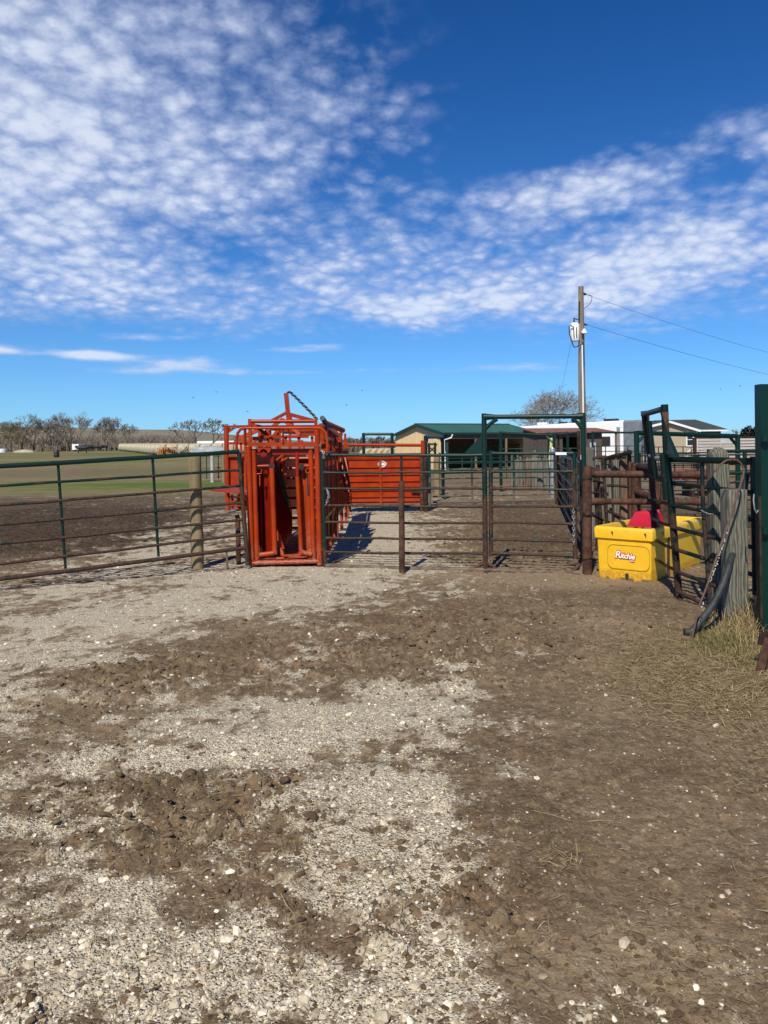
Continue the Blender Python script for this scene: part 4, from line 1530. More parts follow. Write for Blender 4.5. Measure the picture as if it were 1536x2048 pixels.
for x_, o_ in xs:
    top_.append(P(x_ + 0.0, 935 + max(0, (607 - x_)) * 1.3, d0 + 0.06 + o_))
    bot_.append(P(x_ + 6.5, 1106, d0 + 0.06 + o_))
for i in range(len(xs) - 1):
    sh.prism([top_[i], top_[i + 1], bot_[i + 1], bot_[i]], (0, 0.006, 0))
sh.build('door_sheet', RDU, dr)
MB().tube([P(603, 1104, d0 + 0.0), P(624, 1109, d0 + 0.0)], 0.034, 12).build('door_foot', RDU, dr, True)
# upper dark continuation of the right door bar and pivot blocks
tb('pivot_bar', [P(594, 902, d0 + 0.05), P(595, 956, d0 + 0.05)], 0.026, RDP)
tb('pivot_bar', [P(545, 905, d0 + 0.07), P(545, 938, d0 + 0.07)], 0.030, RDP)
tb('hinge_arm', [P(513, 932.5, d0 + 0.06), P(539, 931.5, d0 + 0.06)], 0.020)
tb('hinge_arm', [P(602, 932, d0 + 0.06), P(620, 931.5, d0 + 0.06)], 0.024)
for x_, y_ in ((543, 932), (603, 934)):
    c = P(x_, y_, d0 + 0.02)
    tb('pivot_block', [c, c + Vector((0, 0.09, 0))], 0.045, M['rust_dark'], 14)
tb('bolt_bracket', [P(514, 948, d0), P(523, 947, d0), P(523.5, 939, d0)], 0.012)
tb('bolt_bracket', [P(619, 946, d0), P(612, 945, d0), P(611.5, 938, d0)], 0.012)
tb('release_rod', [P(519.5, 950, d0), P(519.8, 972, d0)], 0.010)
tb('release_rod', [P(615, 947, d0), P(615.8, 970, d0)], 0.008, M['rust_dark'])
tb('rubber_grip', [P(615.8, 969, d0), P(616.6, 992, d0)], 0.014, M['black'])
# inner sides: V panels, kicker bar and rear slide gate
tb('neck_bar', [P(545, 918, d0 + 0.25), P(577, 1013, d0 + 0.5)], 0.040, M['rust_dark'])
v_ = MB()
v_.prism([P(549, 925, d0 + 0.5), P(569, 980, d0 + 0.7), P(584, 1032, d0 + 0.9), P(584, 1075, d0 + 0.9), P(570, 1092, d0 + 0.6), P(552, 1050, d0 + 0.4)], (0.0, 0.008, 0))
v_.build('squeeze_panel', RDP, ch)
mbt = MB()
mbt.prism([P(555.5, 1058, d0 + 0.18), P(569, 1098, d0 + 0.18), P(558.5, 1098, d0 + 0.18)], (0, 0.03, 0))
mbt.build('kick_plate', RED, ch)
tb('pedal_link', [P(561, 1096, d0 + 0.16), P(566, 1112, d0 + 0.12)], 0.028)
tb('pedal_link', [P(552, 1117, d0 + 0.05), P(578, 1116, d0 + 0.05)], 0.018)
bm('pedal', P(566, 1111, d0 + 0.05), P(612, 1110, d0 + 0.12), 0.10, 0.02)
rg_ = d0 + 2.75
rear = MB().tube([(xl_ + 0.05, rg_, 0.1), (xl_ + 0.05, rg_, 1.65)], 0.035, 10).build('tailgate', RED, ch, True)
MB().tube([(xr_ - 0.05, rg_, 0.1), (xr_ - 0.05, rg_, 1.65)], 0.035, 10).build('stile', RED, rear, True)
for k in range(8):
    z = 0.25 + k * 0.175
    MB().tube([(xl_ + 0.05, rg_, z), (xr_ - 0.05, rg_, z)], 0.024, 8).build('bar', RED, rear, True)
MB().prism([(xl_ + 0.35, rg_ + 0.05, 0.3), (xr_ - 0.15, rg_ + 0.05, 0.3), (xr_ - 0.15, rg_ + 0.05, 1.45), (xl_ + 0.35, rg_ + 0.05, 1.45)], (0, 0.006, 0)).build('sheet', RDP, rear)
for (xa, ya, xb, yb) in ((553, 921, 572, 905), (551, 930, 575, 916)):
    tb('gate_link', [P(xa, ya, d0 + 0.35), P(xb, yb, d0 + 0.35)], 0.018)
tb('hydraulic_hose', [P(575, 905, d0 + 0.4), P(568, 915, d0 + 0.4), P(564, 935, d0 + 0.4), P(566, 970, d0 + 0.4)], 0.012, RED)
bm('slide_bar', P(566, 910, d0 + 0.45), P(571, 975, d0 + 0.45), 0.06, 0.012, RED, up=(0, 1, 0))
# long sides of the chute: posts, closely set bars above, sheet below
for s_, x_ in (('l', xl_ - 0.02), ('r', xr_ + 0.03)):
    for yy in (d0 + 0.9, d0 + 1.8, d0 + 2.7):
        bm('side_post', (x_, yy, 0.05), (x_, yy, 1.98), 0.06, 0.06, RED, up=(0, 1, 0))
    for z in (0.62, 1.58, 1.80):
        bm('side_rail', (x_, d0 + 0.1, z), (x_, d0 + 2.75, z), 0.05, 0.05)
    for k in range(13):
        yy = d0 + 0.22 + k * 0.2
        tb('side_bar', [(x_, yy, 0.62), (x_, yy, 1.58)], 0.017, RED, 8)
    MB().box((x_ - (0.02 if s_ == 'r' else -0.02), d0 + 1.45, 0.48), 0.010, 2.6, 0.50).build('lower_panel', RDP, ch)
    MB().box((x_ - (0.05 if s_ == 'r' else -0.05), d0 + 1.45, 1.10), 0.008, 2.6, 0.90).build('upper_shade_sheet', RDP, ch)  # deep red sheet added behind the bars to darken the chute interior
# bowed guard pipe over the front and its stays
dbw = d0 - 0.12
bow = [P(473, 905, dbw), P(473, 876, dbw), P(475.5, 866, dbw), P(481, 859, dbw), P(490, 856.3, dbw), P(560, 856, dbw), P(636, 855.6, dbw), P(645, 858, dbw), P(651, 865, dbw), P(654, 878, dbw), P(655, 905, dbw)]
tb('bow_rail', bow, 0.020, n=10)
for x_ in (490, 566, 637):
    tb('bow_stay', [P(x_, 855, dbw), P(x_, 888, d0 - 0.04)], 0.020 if x_ != 566 else 0.014, n=8)
# raised cross tube and its posts
du = d0 + 0.30
bm('upper_post', P(499.5, 838, du), P(501, 900, du), 0.046, 0.046, up=(0, 1, 0))
bm('upper_post', P(631.5, 838, du), P(633, 900, du), 0.046, 0.046, up=(0, 1, 0))
tb('upper_tube', [P(502, 842.8, du), P(630, 842.2, du)], 0.028, n=12)
bm('upper_rail', P(494, 853.5, d0 + 0.6), P(640, 852.5, d0 + 0.6), 0.03, 0.04, RDP)
bm('channel', P(518, 874, d0 + 0.65), P(617, 873, d0 + 0.65), 0.06, 0.045)
bm('channel', P(566, 866, d0 + 1.1), P(632, 864, d0 + 1.1), 0.05, 0.03, M['rust_dark'])
for x_ in (541, 571, 597, 624):
    bm('channel_leg', P(x_, 872, d0 + 0.6), P(x_ + 1, 890, d0 + 0.4), 0.035, 0.035, up=(0, 1, 0))
# diagonal braces
for (xa, ya, xb, yb, da, dbb, wd_) in ((476, 878, 521, 858, 1.0, 1.0, 0.06), (508, 882, 565, 838, 1.0, 1.2, 0.05), (565, 838, 600, 870, 1.2, 1.0, 0.05), (478, 873, 497, 886, 0.9, 0.6, 0.06),
                                       (505, 848, 545, 878, 0.6, 1.0, 0.045), (545, 874, 556, 862, 1.0, 1.2, 0.05), (521, 860, 536, 878, 1.2, 1.0, 0.045)):
    bm('diagonal_brace', P(xa, ya, d0 + da), P(xb, yb, d0 + dbb), wd_, 0.035, up=(0, -1, 0.2))
# mast with lever arms and chain
dm = d0 + 1.4
bm('mast', P(572.0, 786, dm), P(579.5, 862, dm), 0.068, 0.06, RED, up=(0, 1, 0))
tb('mast_eye', [P(574, 786, dm), P(579, 784, dm)], 0.018, M['rust_dark'])
bm('lever_arm', P(540, 843, dm + 0.3), P(572, 826, dm), 0.035, 0.040)
bm('lever_arm', P(580, 829, dm), P(632, 843, dm - 0.3), 0.04, 0.055)
bm('lever_arm', P(581, 833, dm), P(586, 850, dm), 0.05, 0.03)
mb = MB()
mb.chain([P(579.5, 783.5, dm), P(590, 793, dm - 0.1), P(612, 815, dm - 0.3), P(634, 838, dm - 0.5)], 0.075, 0.011, 0.5)
mb.build('chain', M['black'], ch, True)
# control handle: black-gripped bar sloping back
tb('control_handle', [P(652, 846, d0 + 1.1), P(686, 861, d0 + 1.6)], 0.042)
tb('handle_grip', [P(644.5, 836, d0 + 0.6), P(653, 848, d0 + 1.0), P(660, 852, d0 + 1.2)], 0.038, M['black'])
for (xa, ya, xb, yb, dd, r_) in ((645, 846, 646, 905, 0.9, 0.028), (650, 850, 651, 905, 1.2, 0.02), (656, 868, 657, 902, 1.6, 0.02), (663, 866, 665, 908, 2.4, 0.035), (680, 867, 681, 908, 2.9, 0.04),
                                 (672, 866, 673, 890, 2.6, 0.03), (659, 860, 664, 908, 2.0, 0.016)):
    tb('control_post', [P(xa, ya, d0 + dd), P(xb, yb, d0 + dd)], r_, RED, 10)
for (xa, ya, xb, yb, dd) in ((640, 868, 682, 868, 2.6), (664, 882, 681, 882, 2.8), (666, 899, 682, 899, 2.8), (640, 880, 660, 876, 1.6)):
    bm('control_rail', P(xa, ya, d0 + dd), P(xb, yb, d0 + dd), 0.05, 0.04)
bm('control_brace', P(650, 852, d0 + 1.2), P(676, 872, d0 + 2.4), 0.05, 0.05)
MB().prism([P(664, 858, d0 + 2), P(671, 856, d0 + 2), P(668, 868, d0 + 2), P(663, 867, d0 + 2)], (0, 0.01, 0)).build('control_plate', RDU, ch)
# overhead frame running back
for x_ in (xl_, xr_):
    bm('overhead_rail', (x_, d0 + 0.3, 1.98), (x_, d0 + 2.75, 1.98), 0.05, 0.05)
bm('overhead_rail', (xl_, d0 + 2.75, 1.98), (xr_, d0 + 2.75, 1.98), 0.05, 0.05)
# folding side platform on the left
pl_ = MB()
c1, c2, c3, c4 = P(422, 979.5, 13.0), P(452, 976.5, 13.45), P(497, 980.5, 12.7), P(497, 987.0, 11.9)
pl_.beam(c1, c4, 0.05, 0.035)
pl_.beam(c2, c3, 0.05, 0.035)
pl_.beam(c1, c2, 0.04, 0.03)
plat = pl_.build('side_platform', RED, ch)
sl_ = MB()
for k in range(1, 15):
    s_ = k / 15
    sl_.beam(c1.lerp(c4, s_), c2.lerp(c3, s_), 0.03, 0.012)
tag(sl_.build('slats', RED, plat), kind='stuff')
for x_, y0_, y1_ in ((456, 986, 1012), (464, 988, 1016), (476, 990, 1020)):
    tb('platform_leg', [P(x_, y0_, 12.6), P(x_ + 1, y1_, 12.6)], 0.022, RED, 8)
for y_ in (994, 1003, 1011):
    tb('platform_rung', [P(456, y_, 12.62), P(497, y_ + 1, 12.3)], 0.014, RED, 8)
for x_ in (487, 491, 495):
    tb('drop_bar', [P(x_, 990, 12.3), P(x_, 1016, 12.3)], 0.016, RED, 8)
tb('loop_handle', [P(485, 975, 12.0), P(485, 953, 12.0), P(487, 950, 12.0), P(492, 950, 12.0), P(494.5, 953, 12.0), P(494.5, 970, 12.0)], 0.010, RDP, 8)
# jack leg and braces under the right side
bm('jack_leg', P(668, 1014, 12.9), P(660, 1050, 12.7), 0.06, 0.05, RED, up=(1, 0, 0))
bm('jack_leg', P(663, 1040, 12.6), P(657, 1062, 12.5), 0.05, 0.08, RDU, up=(1, 0, 0))
bm('jack_leg', P(655, 1050, 12.2), P(655, 1075, 12.2), 0.04, 0.04, RED, up=(1, 0, 0))

# ------------------------------------------------------------------ alley leading into the chute
ya_, yb_ = d0 + 2.95, 17.6
al = thing('cattle_alley', ((xl_ + xr_) / 2, (ya_ + yb_) / 2, 0), 'dark red barred cattle alley running back behind the squeeze chute', 'cattle alley')
for x_, nm in ((xl_ - 0.03, 'l'), (xr_ + 0.05, 'r')):
    for z in (0.45, 1.0, 1.62):
        bm('side_rail', (x_, ya_, z), (x_, yb_, z), 0.05, 0.05, RED, parent=al)
    for k in range(int((yb_ - ya_) / 0.22)):
        yy = ya_ + 0.1 + k * 0.22
        tb('side_bar', [(x_, yy, 0.45), (x_, yy, 1.62)], 0.019, RED, 6, parent=al)
    sgn = -1 if nm == 'r' else 1
    MB().box((x_ + sgn * 0.05, (ya_ + yb_) / 2, 1.02), 0.008, yb_ - ya_, 1.12).build('side_sheet', RDP, al)
    for yy in (ya_ + 0.05, ya_ + 1.6, yb_ - 0.9, yb_):
        bm('side_post', (x_, yy, 0.0), (x_, yy, 1.75), 0.06, 0.06, RED, up=(0, 1, 0), parent=al)
for yy in (ya_ + 0.1, ya_ + 1.6, yb_ - 0.9):
    bm('cross_tie', (xl_, yy, 1.95), (xr_, yy, 1.95), 0.05, 0.05, RED, parent=al)
    for x_ in (xl_ - 0.03, xr_ + 0.05):
        bm('tie_post', (x_, yy, 1.6), (x_, yy, 1.97), 0.05, 0.05, RED, up=(0, 1, 0), parent=al)
for xa, xb in ((680, 693), (689, 700)):
    bm('slanted_bar', P(xa, 916, 14.6), P(xb, 984, 14.2), 0.06, 0.03, RED, up=(0, -1, 0), parent=al)
rk = MB()
for k in range(5):
    rk.beam(P(693 + k * 2.3, 985 + abs(k - 2) * 1.5, 14.0), P(694.5 + k * 2.3, 1008, 14.0), 0.012, 0.012, up=(0, 1, 0))
for k in range(4):
    rk.beam(P(692, 988 + k * 6, 14.0), P(704, 987 + k * 6, 14.0), 0.012, 0.012)
rk.beam(P(698, 1006, 14.0), P(702, 1024, 14.0), 0.03, 0.03, up=(0, 1, 0))
tag(rk.build('drop_rack', RED, al), kind='stuff')

# ------------------------------------------------------------------ red sheeted crowd gate on the right
dc = 19.4
cg = thing('crowd_gate', (P(765, 1000, dc).x, dc, 0), 'wide red sheeted crowd gate with a small pale oval logo behind the middle panel', 'gate')


def panel_sheet(x0, x1, y0, y1, d, ribs, parent, mat, name='sheet'):
    mb_ = MB()
    a, c = P(x0, y0, d), P(x1, y1, d)
    mb_.box(((a.x + c.x) / 2, d, (a.z + c.z) / 2), abs(c.x - a.x), 0.006, abs(a.z - c.z))
    o_ = mb_.build(name, mat, parent)
    for y_ in ribs:
        q0, q1 = P(x0, y_, d - 0.02), P(x1, y_, d - 0.02)
        q1.z = q0.z
        MB().beam(q0, q1, 0.036, 0.026).build('rib', mat, o_)
    return o_


sh_ = panel_sheet(680, 842, 915, 1007, dc, [918.5, 935, 944, 950, 963, 974, 981, 994, 1003], cg, RED)
bm('top_rail', P(678, 914, dc - 0.02), P(848, 913.5, dc - 0.02), 0.05, 0.06, RED, parent=cg)
bm('bottom_rail', P(684, 1009.5, dc - 0.02), P(842, 1008.5, dc - 0.02), 0.05, 0.04, M['rust_mud'], parent=cg)
bm('stile', P(760.5, 920, dc - 0.035), P(762, 1008, dc - 0.035), 0.05, 0.03, RED, up=(0, 1, 0), parent=cg)
tb('gate_bolt', [P(823, 985, dc - 0.05), P(842, 985, dc - 0.05)], 0.03, M['rust_dark'], 8, parent=cg)
# logo: pale oval with a letter-like D outline
c = P(764.5, 928.3, dc - 0.035)
ov = lambda rx, rz, yy, cx=0.0: [(c.x + cx + rx * math.cos(a), yy, c.z + rz * math.sin(a)) for a in [k * math.pi / 14 for k in range(28)]]
MB().prism(ov(0.125, 0.072, c.y), (0, 0.004, 0)).build('logo', mat_mix('logo_grey', (0.30, 0.25, 0.28), (0.36, 0.31, 0.34), 9, 0.5, 0), cg)
mb = MB()
dd_ = [(c.x - 0.045, c.y - 0.004, c.z + 0.075), (c.x + 0.03, c.y - 0.004, c.z + 0.075), (c.x + 0.085, c.y - 0.004, c.z + 0.035), (c.x + 0.095, c.y - 0.004, c.z), (c.x + 0.085, c.y - 0.004, c.z - 0.035),
       (c.x + 0.03, c.y - 0.004, c.z - 0.075), (c.x - 0.045, c.y - 0.004, c.z - 0.075)]
mb.tube(dd_, 0.011, 6, closed=True)
mb.build('logo_letter', M['white'], cg, True)
MB().prism(ov(0.045, 0.025, c.y - 0.006, 0.02), (0, 0.004, 0)).build('logo_letter', M['white'], cg)
hp_ = thing('pipe_hitch', (P(846, 1022, dc).x, dc + 0.3, 0), 'red overhead pipe rail ending on a post behind the red crowd gate', 'pipe rail')
tb('rail', [P(678, 889.5, dc + 0.3), P(846, 890.5, dc + 0.3)], 0.042, RED, 12, parent=hp_)
tb('post', [P(846, 881, dc + 0.3), P(844.5, 1030, dc + 0.3)], 0.06, RED, 12, parent=hp_)
q_ = P(844, 1022, dc - 0.1)
q_.z = -0.1
tb('lower_post', [P(843, 912, dc - 0.1), q_], 0.05, M['rust'], 10, parent=hp_)
b_ = G(851, 1022.5)
round_post('pipe_post', b_, P(850.5, 914, b_.y), 0.075, M['rust_dark'], 'dark brown pipe post at the right end of the red crowd gate', seed=21, dome=0.003)

# ------------------------------------------------------------------ red sheeted frame on the left, behind the chute
dl_ = 19.6
lf = thing('corral_fence', (P(473, 1000, dl_).x, dl_, 0), 'tall red sheeted panel with a raised corner frame left of the chute', 'fence panel')
tb('post', [P(452.3, 851, dl_), P(455.5, 1021, dl_)], 0.065, RED, 12, parent=lf)
bm('header', P(452, 853.5, dl_), P(506, 852, dl_), 0.06, 0.06, RED, parent=lf)
MB().prism([P(455, 857, dl_), P(472, 856, dl_), P(455, 868, dl_)], (0, 0.02, 0)).build('gusset_plate', RED, lf)
bm('rail', P(452, 886.5, dl_), P(506, 887, dl_), 0.08, 0.07, RED, parent=lf)
bm('rail', P(452, 911.5, dl_), P(506, 913, dl_), 0.07, 0.05, RED, parent=lf)
panel_sheet(457, 510, 914, 976, dl_ + 0.05, [], lf, RED)
for x_ in (482, 490):
    bm('stile', P(x_, 886, dl_ - 0.02), P(x_ + 1.5, 1005, dl_ - 0.02), 0.05, 0.04, RED, up=(0, 1, 0), parent=lf)
bm('bottom_rail', P(457, 978, dl_), P(510, 978, dl_), 0.05, 0.05, RED, parent=lf)
for x_ in (478, 500):
    tb('leg', [P(x_, 905, dl_), G(x_ + 1, 1020) * 1.0], 0.045, RED, 8, parent=lf)

# ------------------------------------------------------------------ green pipe panels of the far pens
def terr(x_, y_):
    return float(terrain(np.array([float(x_)]), np.array([float(y_)]))[0])


def base_at(px, d):
    x_ = (px - CX) / F * d
    return Vector((x_, d, terr(x_, d)))


def pen_panel(A, B, ztop, label, nr=6, ups=2, mat=None, zlow=0.25, r=0.022, group=None, name='corral_fence', zlist=None):
    """panel of horizontal pipes between two ground points"""
    A, B = Vector(A), Vector(B)
    mat = mat or M['far_green']
    o = thing(name, (A + B) / 2, label, 'fence panel', group)
    zs = zlist or [zlow + (ztop - zlow) * k / (nr - 1) for k in range(nr)]
    for i, z in enumerate(zs):
        MB().tube(sag(A + Vector((0, 0, z)), B + Vector((0, 0, z)), 5, 0, 0.006, 100 + i), r, 6).build('rail', mat, o, True)
    for e in (A, B):
        MB().tube([e, e + Vector((0, 0, max(zs) + 0.05))], r * 1.5, 8).build('end_post', mat, o, True)
    for k in range(ups):
        q = A.lerp(B, (k + 1) / (ups + 1))
        MB().tube([q + Vector((0, 0, min(zs) - 0.1)), q + Vector((0, 0, max(zs)))], r * 1.1, 8).build('upright', mat, o, True)
    return o


def at_d(px, d):
    q = P(px, 1000, d)
    return Vector((q.x, d, 0))


def portal(pxa, pxb, ytop_a, ytop_b, da, db, label, mat=None, r=0.05, brace=True, name='gate_frame'):
    """tall goal-post frame over a gateway"""
    mat = mat or M['green']
    ta, tb_ = P(pxa, ytop_a, da), P(pxb, ytop_b, db)
    o = thing(name, ((ta.x + tb_.x) / 2, (da + db) / 2, 0), label, 'gate frame')
    MB().tube([(ta.x, da, 0), ta], r, 8).build('post', mat, o, True)
    MB().tube([(tb_.x, db, 0), tb_], r, 8).build('post', mat, o, True)
    MB().tube([ta - Vector((0, 0, 0.05)), tb_ - Vector((0, 0, 0.05))], r * 0.85, 8).build('header', mat, o, True)
    if brace:
        dv = (tb_ - ta).normalized() * 0.3
        for q, s in ((ta, 1), (tb_, -1)):
            MB().tube([q - Vector((0, 0, 0.35)), q + dv * s - Vector((0, 0, 0.06))], r * 0.6, 6).build('corner_brace', mat, o, True)
    return o


FG = M['far_green']
zl = [0.10, 0.27, 0.52, 0.76, 0.99, 1.22, 1.42]
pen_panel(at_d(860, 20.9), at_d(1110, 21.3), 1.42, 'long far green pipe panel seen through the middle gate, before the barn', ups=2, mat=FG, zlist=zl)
pen_panel(at_d(1116, 20.8), at_d(1164, 10.6), 1.4, 'dark green pipe panel running back from the thick rusty post', nr=6, ups=1, mat=M['pipe_dark'], r=0.02)
# solid board-like gate on that line
sg = thing('corral_gate', at_d(1131, 18.2), 'dark green sheeted gate seen almost edge on, beside the far panel', 'gate')
a_, c_2 = at_d(1123.5, 19.2), at_d(1139, 17.4)
dv = (c_2 - a_)
MB().prism([a_ + Vector((0, 0, 0.15)), c_2 + Vector((0, 0, 0.15)), c_2 + Vector((0, 0, 1.5)), a_ + Vector((0, 0, 1.5))], (0.03, 0.02, 0)).build('sheet', M['green'], sg)
MB().tube([c_2 + Vector((0, -0.05, 0)), c_2 + Vector((0, -0.05, 1.58))], 0.045, 8).build('stile', M['rust_dark'], sg, True)
for k in range(7):
    z = 0.2 + k * 0.2
    MB().tube([a_ + Vector((0.0, -0.06, z + 0.04)), c_2 + Vector((0.0, -0.06, z))], 0.022, 6).build('rail', FG, sg, True)
portal(1001, 1108, 863, 868, 27, 26, 'green goal-post frame in front of the open barn', M['green'], 0.055)
portal(1097, 1135, 865, 863, 30, 30, 'narrow green frame before the brown shed', M['green'], 0.05, False)
portal(1116, 1157, 866, 862, 24, 19, 'dark green frame with a slack header left of the utility pole', M['rust_dark'], 0.045, False)
portal(851, 885, 871, 871, 21.5, 24, 'dark green gate frame right behind the red crowd gate', M['green'], 0.055)
portal(858, 870, 886, 885, 27, 27, 'small green gate frame before the tan barn gable', M['green'], 0.045)
portal(727, 784, 866, 866, 33, 33, 'thin black-green goal-post frame beyond the red crowd gate', M['green'], 0.07, False)
portal(1273, 1475, 862, 869, 21, 22, 'wide dark green goal-post frame in front of the tan house', M['green'], 0.075)
portal(1185, 1290, 863, 863, 34, 34, 'slim green goal-post frame before the white camper trailer', M['green'], 0.05, False)
# a rough run of pens further off
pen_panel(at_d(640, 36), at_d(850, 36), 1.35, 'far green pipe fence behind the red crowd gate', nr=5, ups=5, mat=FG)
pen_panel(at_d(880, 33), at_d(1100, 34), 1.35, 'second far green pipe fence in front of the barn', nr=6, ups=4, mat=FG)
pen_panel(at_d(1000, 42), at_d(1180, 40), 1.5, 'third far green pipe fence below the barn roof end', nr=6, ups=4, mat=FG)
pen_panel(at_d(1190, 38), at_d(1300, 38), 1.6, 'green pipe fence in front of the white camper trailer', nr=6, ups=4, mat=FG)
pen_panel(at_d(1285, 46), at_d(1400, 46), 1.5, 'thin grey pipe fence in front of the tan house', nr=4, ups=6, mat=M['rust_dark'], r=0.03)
pen_panel(at_d(1280, 17), at_d(1520, 16), 1.42, 'green and rusty pipe panel behind the thick pipe fence', nr=7, ups=3, mat=M['pipe_dark'])
pen_panel(at_d(1420, 14.5), at_d(1560, 14.5), 1.50, 'green pipe panel with a pale worn top rail at the far right', nr=4, ups=1, mat=M['green'], r=0.035)
pen_panel(at_d(1300, 26), at_d(1540, 27), 1.35, 'far pipe panel crossing the right hand pen', nr=6, ups=4, mat=M['pipe_dark'])
pen_panel(base_at(401, 38), base_at(448, 38), 1.45, 'dark pipe panel in the pasture left of the red frame', nr=6, ups=3, mat=M['green'], r=0.022)
for px, lab in ((424, 'white post in front of the dark pasture panel'), (446, 'pale wooden post at the right end of the pasture panel')):
    q = base_at(px, 37.4)
    round_post('wood_post', q, q + Vector((0, 0, 1.5)), 0.09, mat_mix('grey_white_post', (0.32, 0.32, 0.31), (0.42, 0.42, 0.40), 6, 0.7, 0.1) if px == 424 else M['wood_tan'], lab, seed=px)

# wooden posts of the far pens
for i, (px, y0, d, r_, mt, lab) in enumerate((
        (874, 915, 25.5, 0.11, 'wood_tan', 'pale round wooden post right of the small green gate frame'),
        (1036, 921, 32, 0.13, 'wood', 'grey wooden post in the far pens below the barn'),
        (1043, 924, 31, 0.10, 'wood', 'second grey wooden post in the far pens below the barn'),
        (1058, 920, 30, 0.16, 'wood_brown', 'brown board post in the far pens beside two grey posts'),
        (1070, 918, 29, 0.18, 'wood', 'wide grey post in the far pens left of the yellow bar'),
        (1081, 921, 28, 0.12, 'wood', 'narrow grey post under the yellow bar'),
        (1093, 919, 26, 0.11, 'wood', 'grey post right of the yellow bar in the far pens'),
        (1106, 897, 24, 0.09, 'steel', 'pale steel pipe post left of the dark green sheeted gate'),
        (1117, 915, 21, 0.10, 'rust', 'rusty post beside the dark green sheeted gate'),
        (1150, 918, 20, 0.10, 'wood', 'grey wooden post right of the dark green sheeted gate'),
        (1179, 898, 13.4, 0.105, 'wood', 'tall pale wooden post just behind the thick rusty post'))):
    q = at_d(px, d)
    square = None
    round_post('wood_post' if 'steel' not in mt and mt != 'rust' else 'pipe_post', q, Vector((q.x, d, P(px, y0, d).z)), r_, M[mt], lab, seed=200 + i)

rr = random.Random(31)
slim = None
for i in range(16):
    px = 1026 + i * 5.6 + rr.uniform(-2, 2)
    d = rr.uniform(29, 36)
    if slim is None:
        q = at_d(px, d)
        slim = round_post('wood_post', q, q + Vector((0.03, 0, 1.35)), 0.055, M['wood'], 'slim grey upright in the tangled far pens below the barn roof end', group='slim grey uprights of the far pens', n=8)
    else:
        copy_tree(slim, at_d(px, d), rr.uniform(0, 6), (1, 1, rr.uniform(0.75, 1.08)))

# planks, posts and leaning poles behind the thick pipe fence
for i, (x0, x1, yt, d, mt, lab) in enumerate((
        (1228, 1241, 921, 12.2, 'timber', 'grey squared post behind the thick pipe fence'),
        (1241, 1257, 919, 12.0, 'wood_brown', 'brown plank post behind the thick pipe fence'),
        (1221, 1227, 917, 12.8, 'rust_dark', 'dark thin post behind the thick pipe fence'),
        (1205, 1214, 912, 12.6, 'green', 'dark green flat post behind the thick pipe fence'),
        (1257.5, 1263, 900, 11.8, 'rust', 'slim rusty channel post beside the brown plank post'))):
    square_post('wood_post' if 'post' in lab and mt in ('timber', 'wood_brown') else 'steel_post', x0, x1, yt, d, 0.10, lab, M[mt], seed=30 + i)
rr = random.Random(5)
pole0 = None
for i in range(9):
    x_ = 1187 + i * 3.6
    d = 11.6 + (i % 3) * 0.25
    q0 = P(x_ + rr.uniform(4, 9), 1100, d)
    q0.z = 0
    q1 = P(x_ + rr.uniform(-4, 3), 918 + rr.uniform(0, 22), d + 0.15)
    o = MB().tube([q0, q0.lerp(q1, 0.5) + Vector((rr.uniform(-.02, .02), 0, 0)), q1], 0.024 + 0.006 * (i % 2), 8).build('leaning_pole', M['wood'] if i % 3 else M['rust_dark'], None, True, loc=(q0.x, q0.y, 0))
    tag(o, 'thin grey pole leaning in the bundle right of the thick rusty post', 'pole', 'grey poles leaning behind the thick pipe fence')
pv = thing('pipe_rack', at_d(1220, 12.1), 'bent dark pipe rails running along the leaning grey poles', 'fence')
for (xa, ya, xb, yb, da, dbb, r_) in ((1186, 918, 1212, 914, 12.4, 12.4, 0.03), (1208, 918, 1262, 905, 12.2, 11.7, 0.034), (1184, 961, 1206, 966, 11.3, 11.9, 0.02), (1184, 985, 1204, 989, 11.3, 11.9, 0.02),
                                      (1214, 971, 1257, 974, 11.8, 11.6, 0.022), (1216, 1022, 1258, 1042, 11.7, 11.3, 0.024), (1184, 1030, 1205, 1040, 11.2, 11.6, 0.022), (1180, 937, 1210, 939, 12, 12.1, 0.02)):
    MB().tube([P(xa, ya, da), P((xa + xb) / 2, (ya + yb) / 2 - 1.0, (da + dbb) / 2), P(xb, yb, dbb)], r_, 8).build('rail', M['rust_dark'] if r_ > 0.021 else M['pipe'], pv, True)
yb_ = MB().tube([P(1098, 935, 30), P(1101, 900, 30), P(1104, 876, 30)], 0.075, 8)
tag(yb_.build('yellow_bar', mat_mix('pale_yellow_paint', (0.50, 0.52, 0.16), (0.56, 0.58, 0.22), 8, 0.5, 0.05), None, True), 'pale yellow bar leaning in front of the brown shed', 'bar')
hb_ = thing('feed_bunk', at_d(1395, 24), 'rust red low steel bunk lying in the right hand pen', 'feed bunk')
qa, qb = at_d(1352, 24), at_d(1436, 24)
loft_m = MB()
loft(loft_m, [[(q.x + dx2, 24 + yy, zz) for yy, zz in ((-0.4, 0.35), (-0.5, 0.85), (-0.42, 0.85), (0, 0.45), (0.42, 0.85), (0.5, 0.85), (0.4, 0.35))] for q, dx2 in ((qa, 0.15), (qa, 0.25), (qb, 0))])
loft_m.build('trough_shell', mat_mix('rust_red_steel', (0.10, 0.025, 0.02), (0.16, 0.05, 0.035), 4, 0.7, 0.2), hb_)
for q in (qa + Vector((0.4, 0, 0)), qb - Vector((0.4, 0, 0))):
    MB().box((q.x, 24, 0.18), 0.1, 0.8, 0.36).build('leg', M['rust_dark'], hb_)

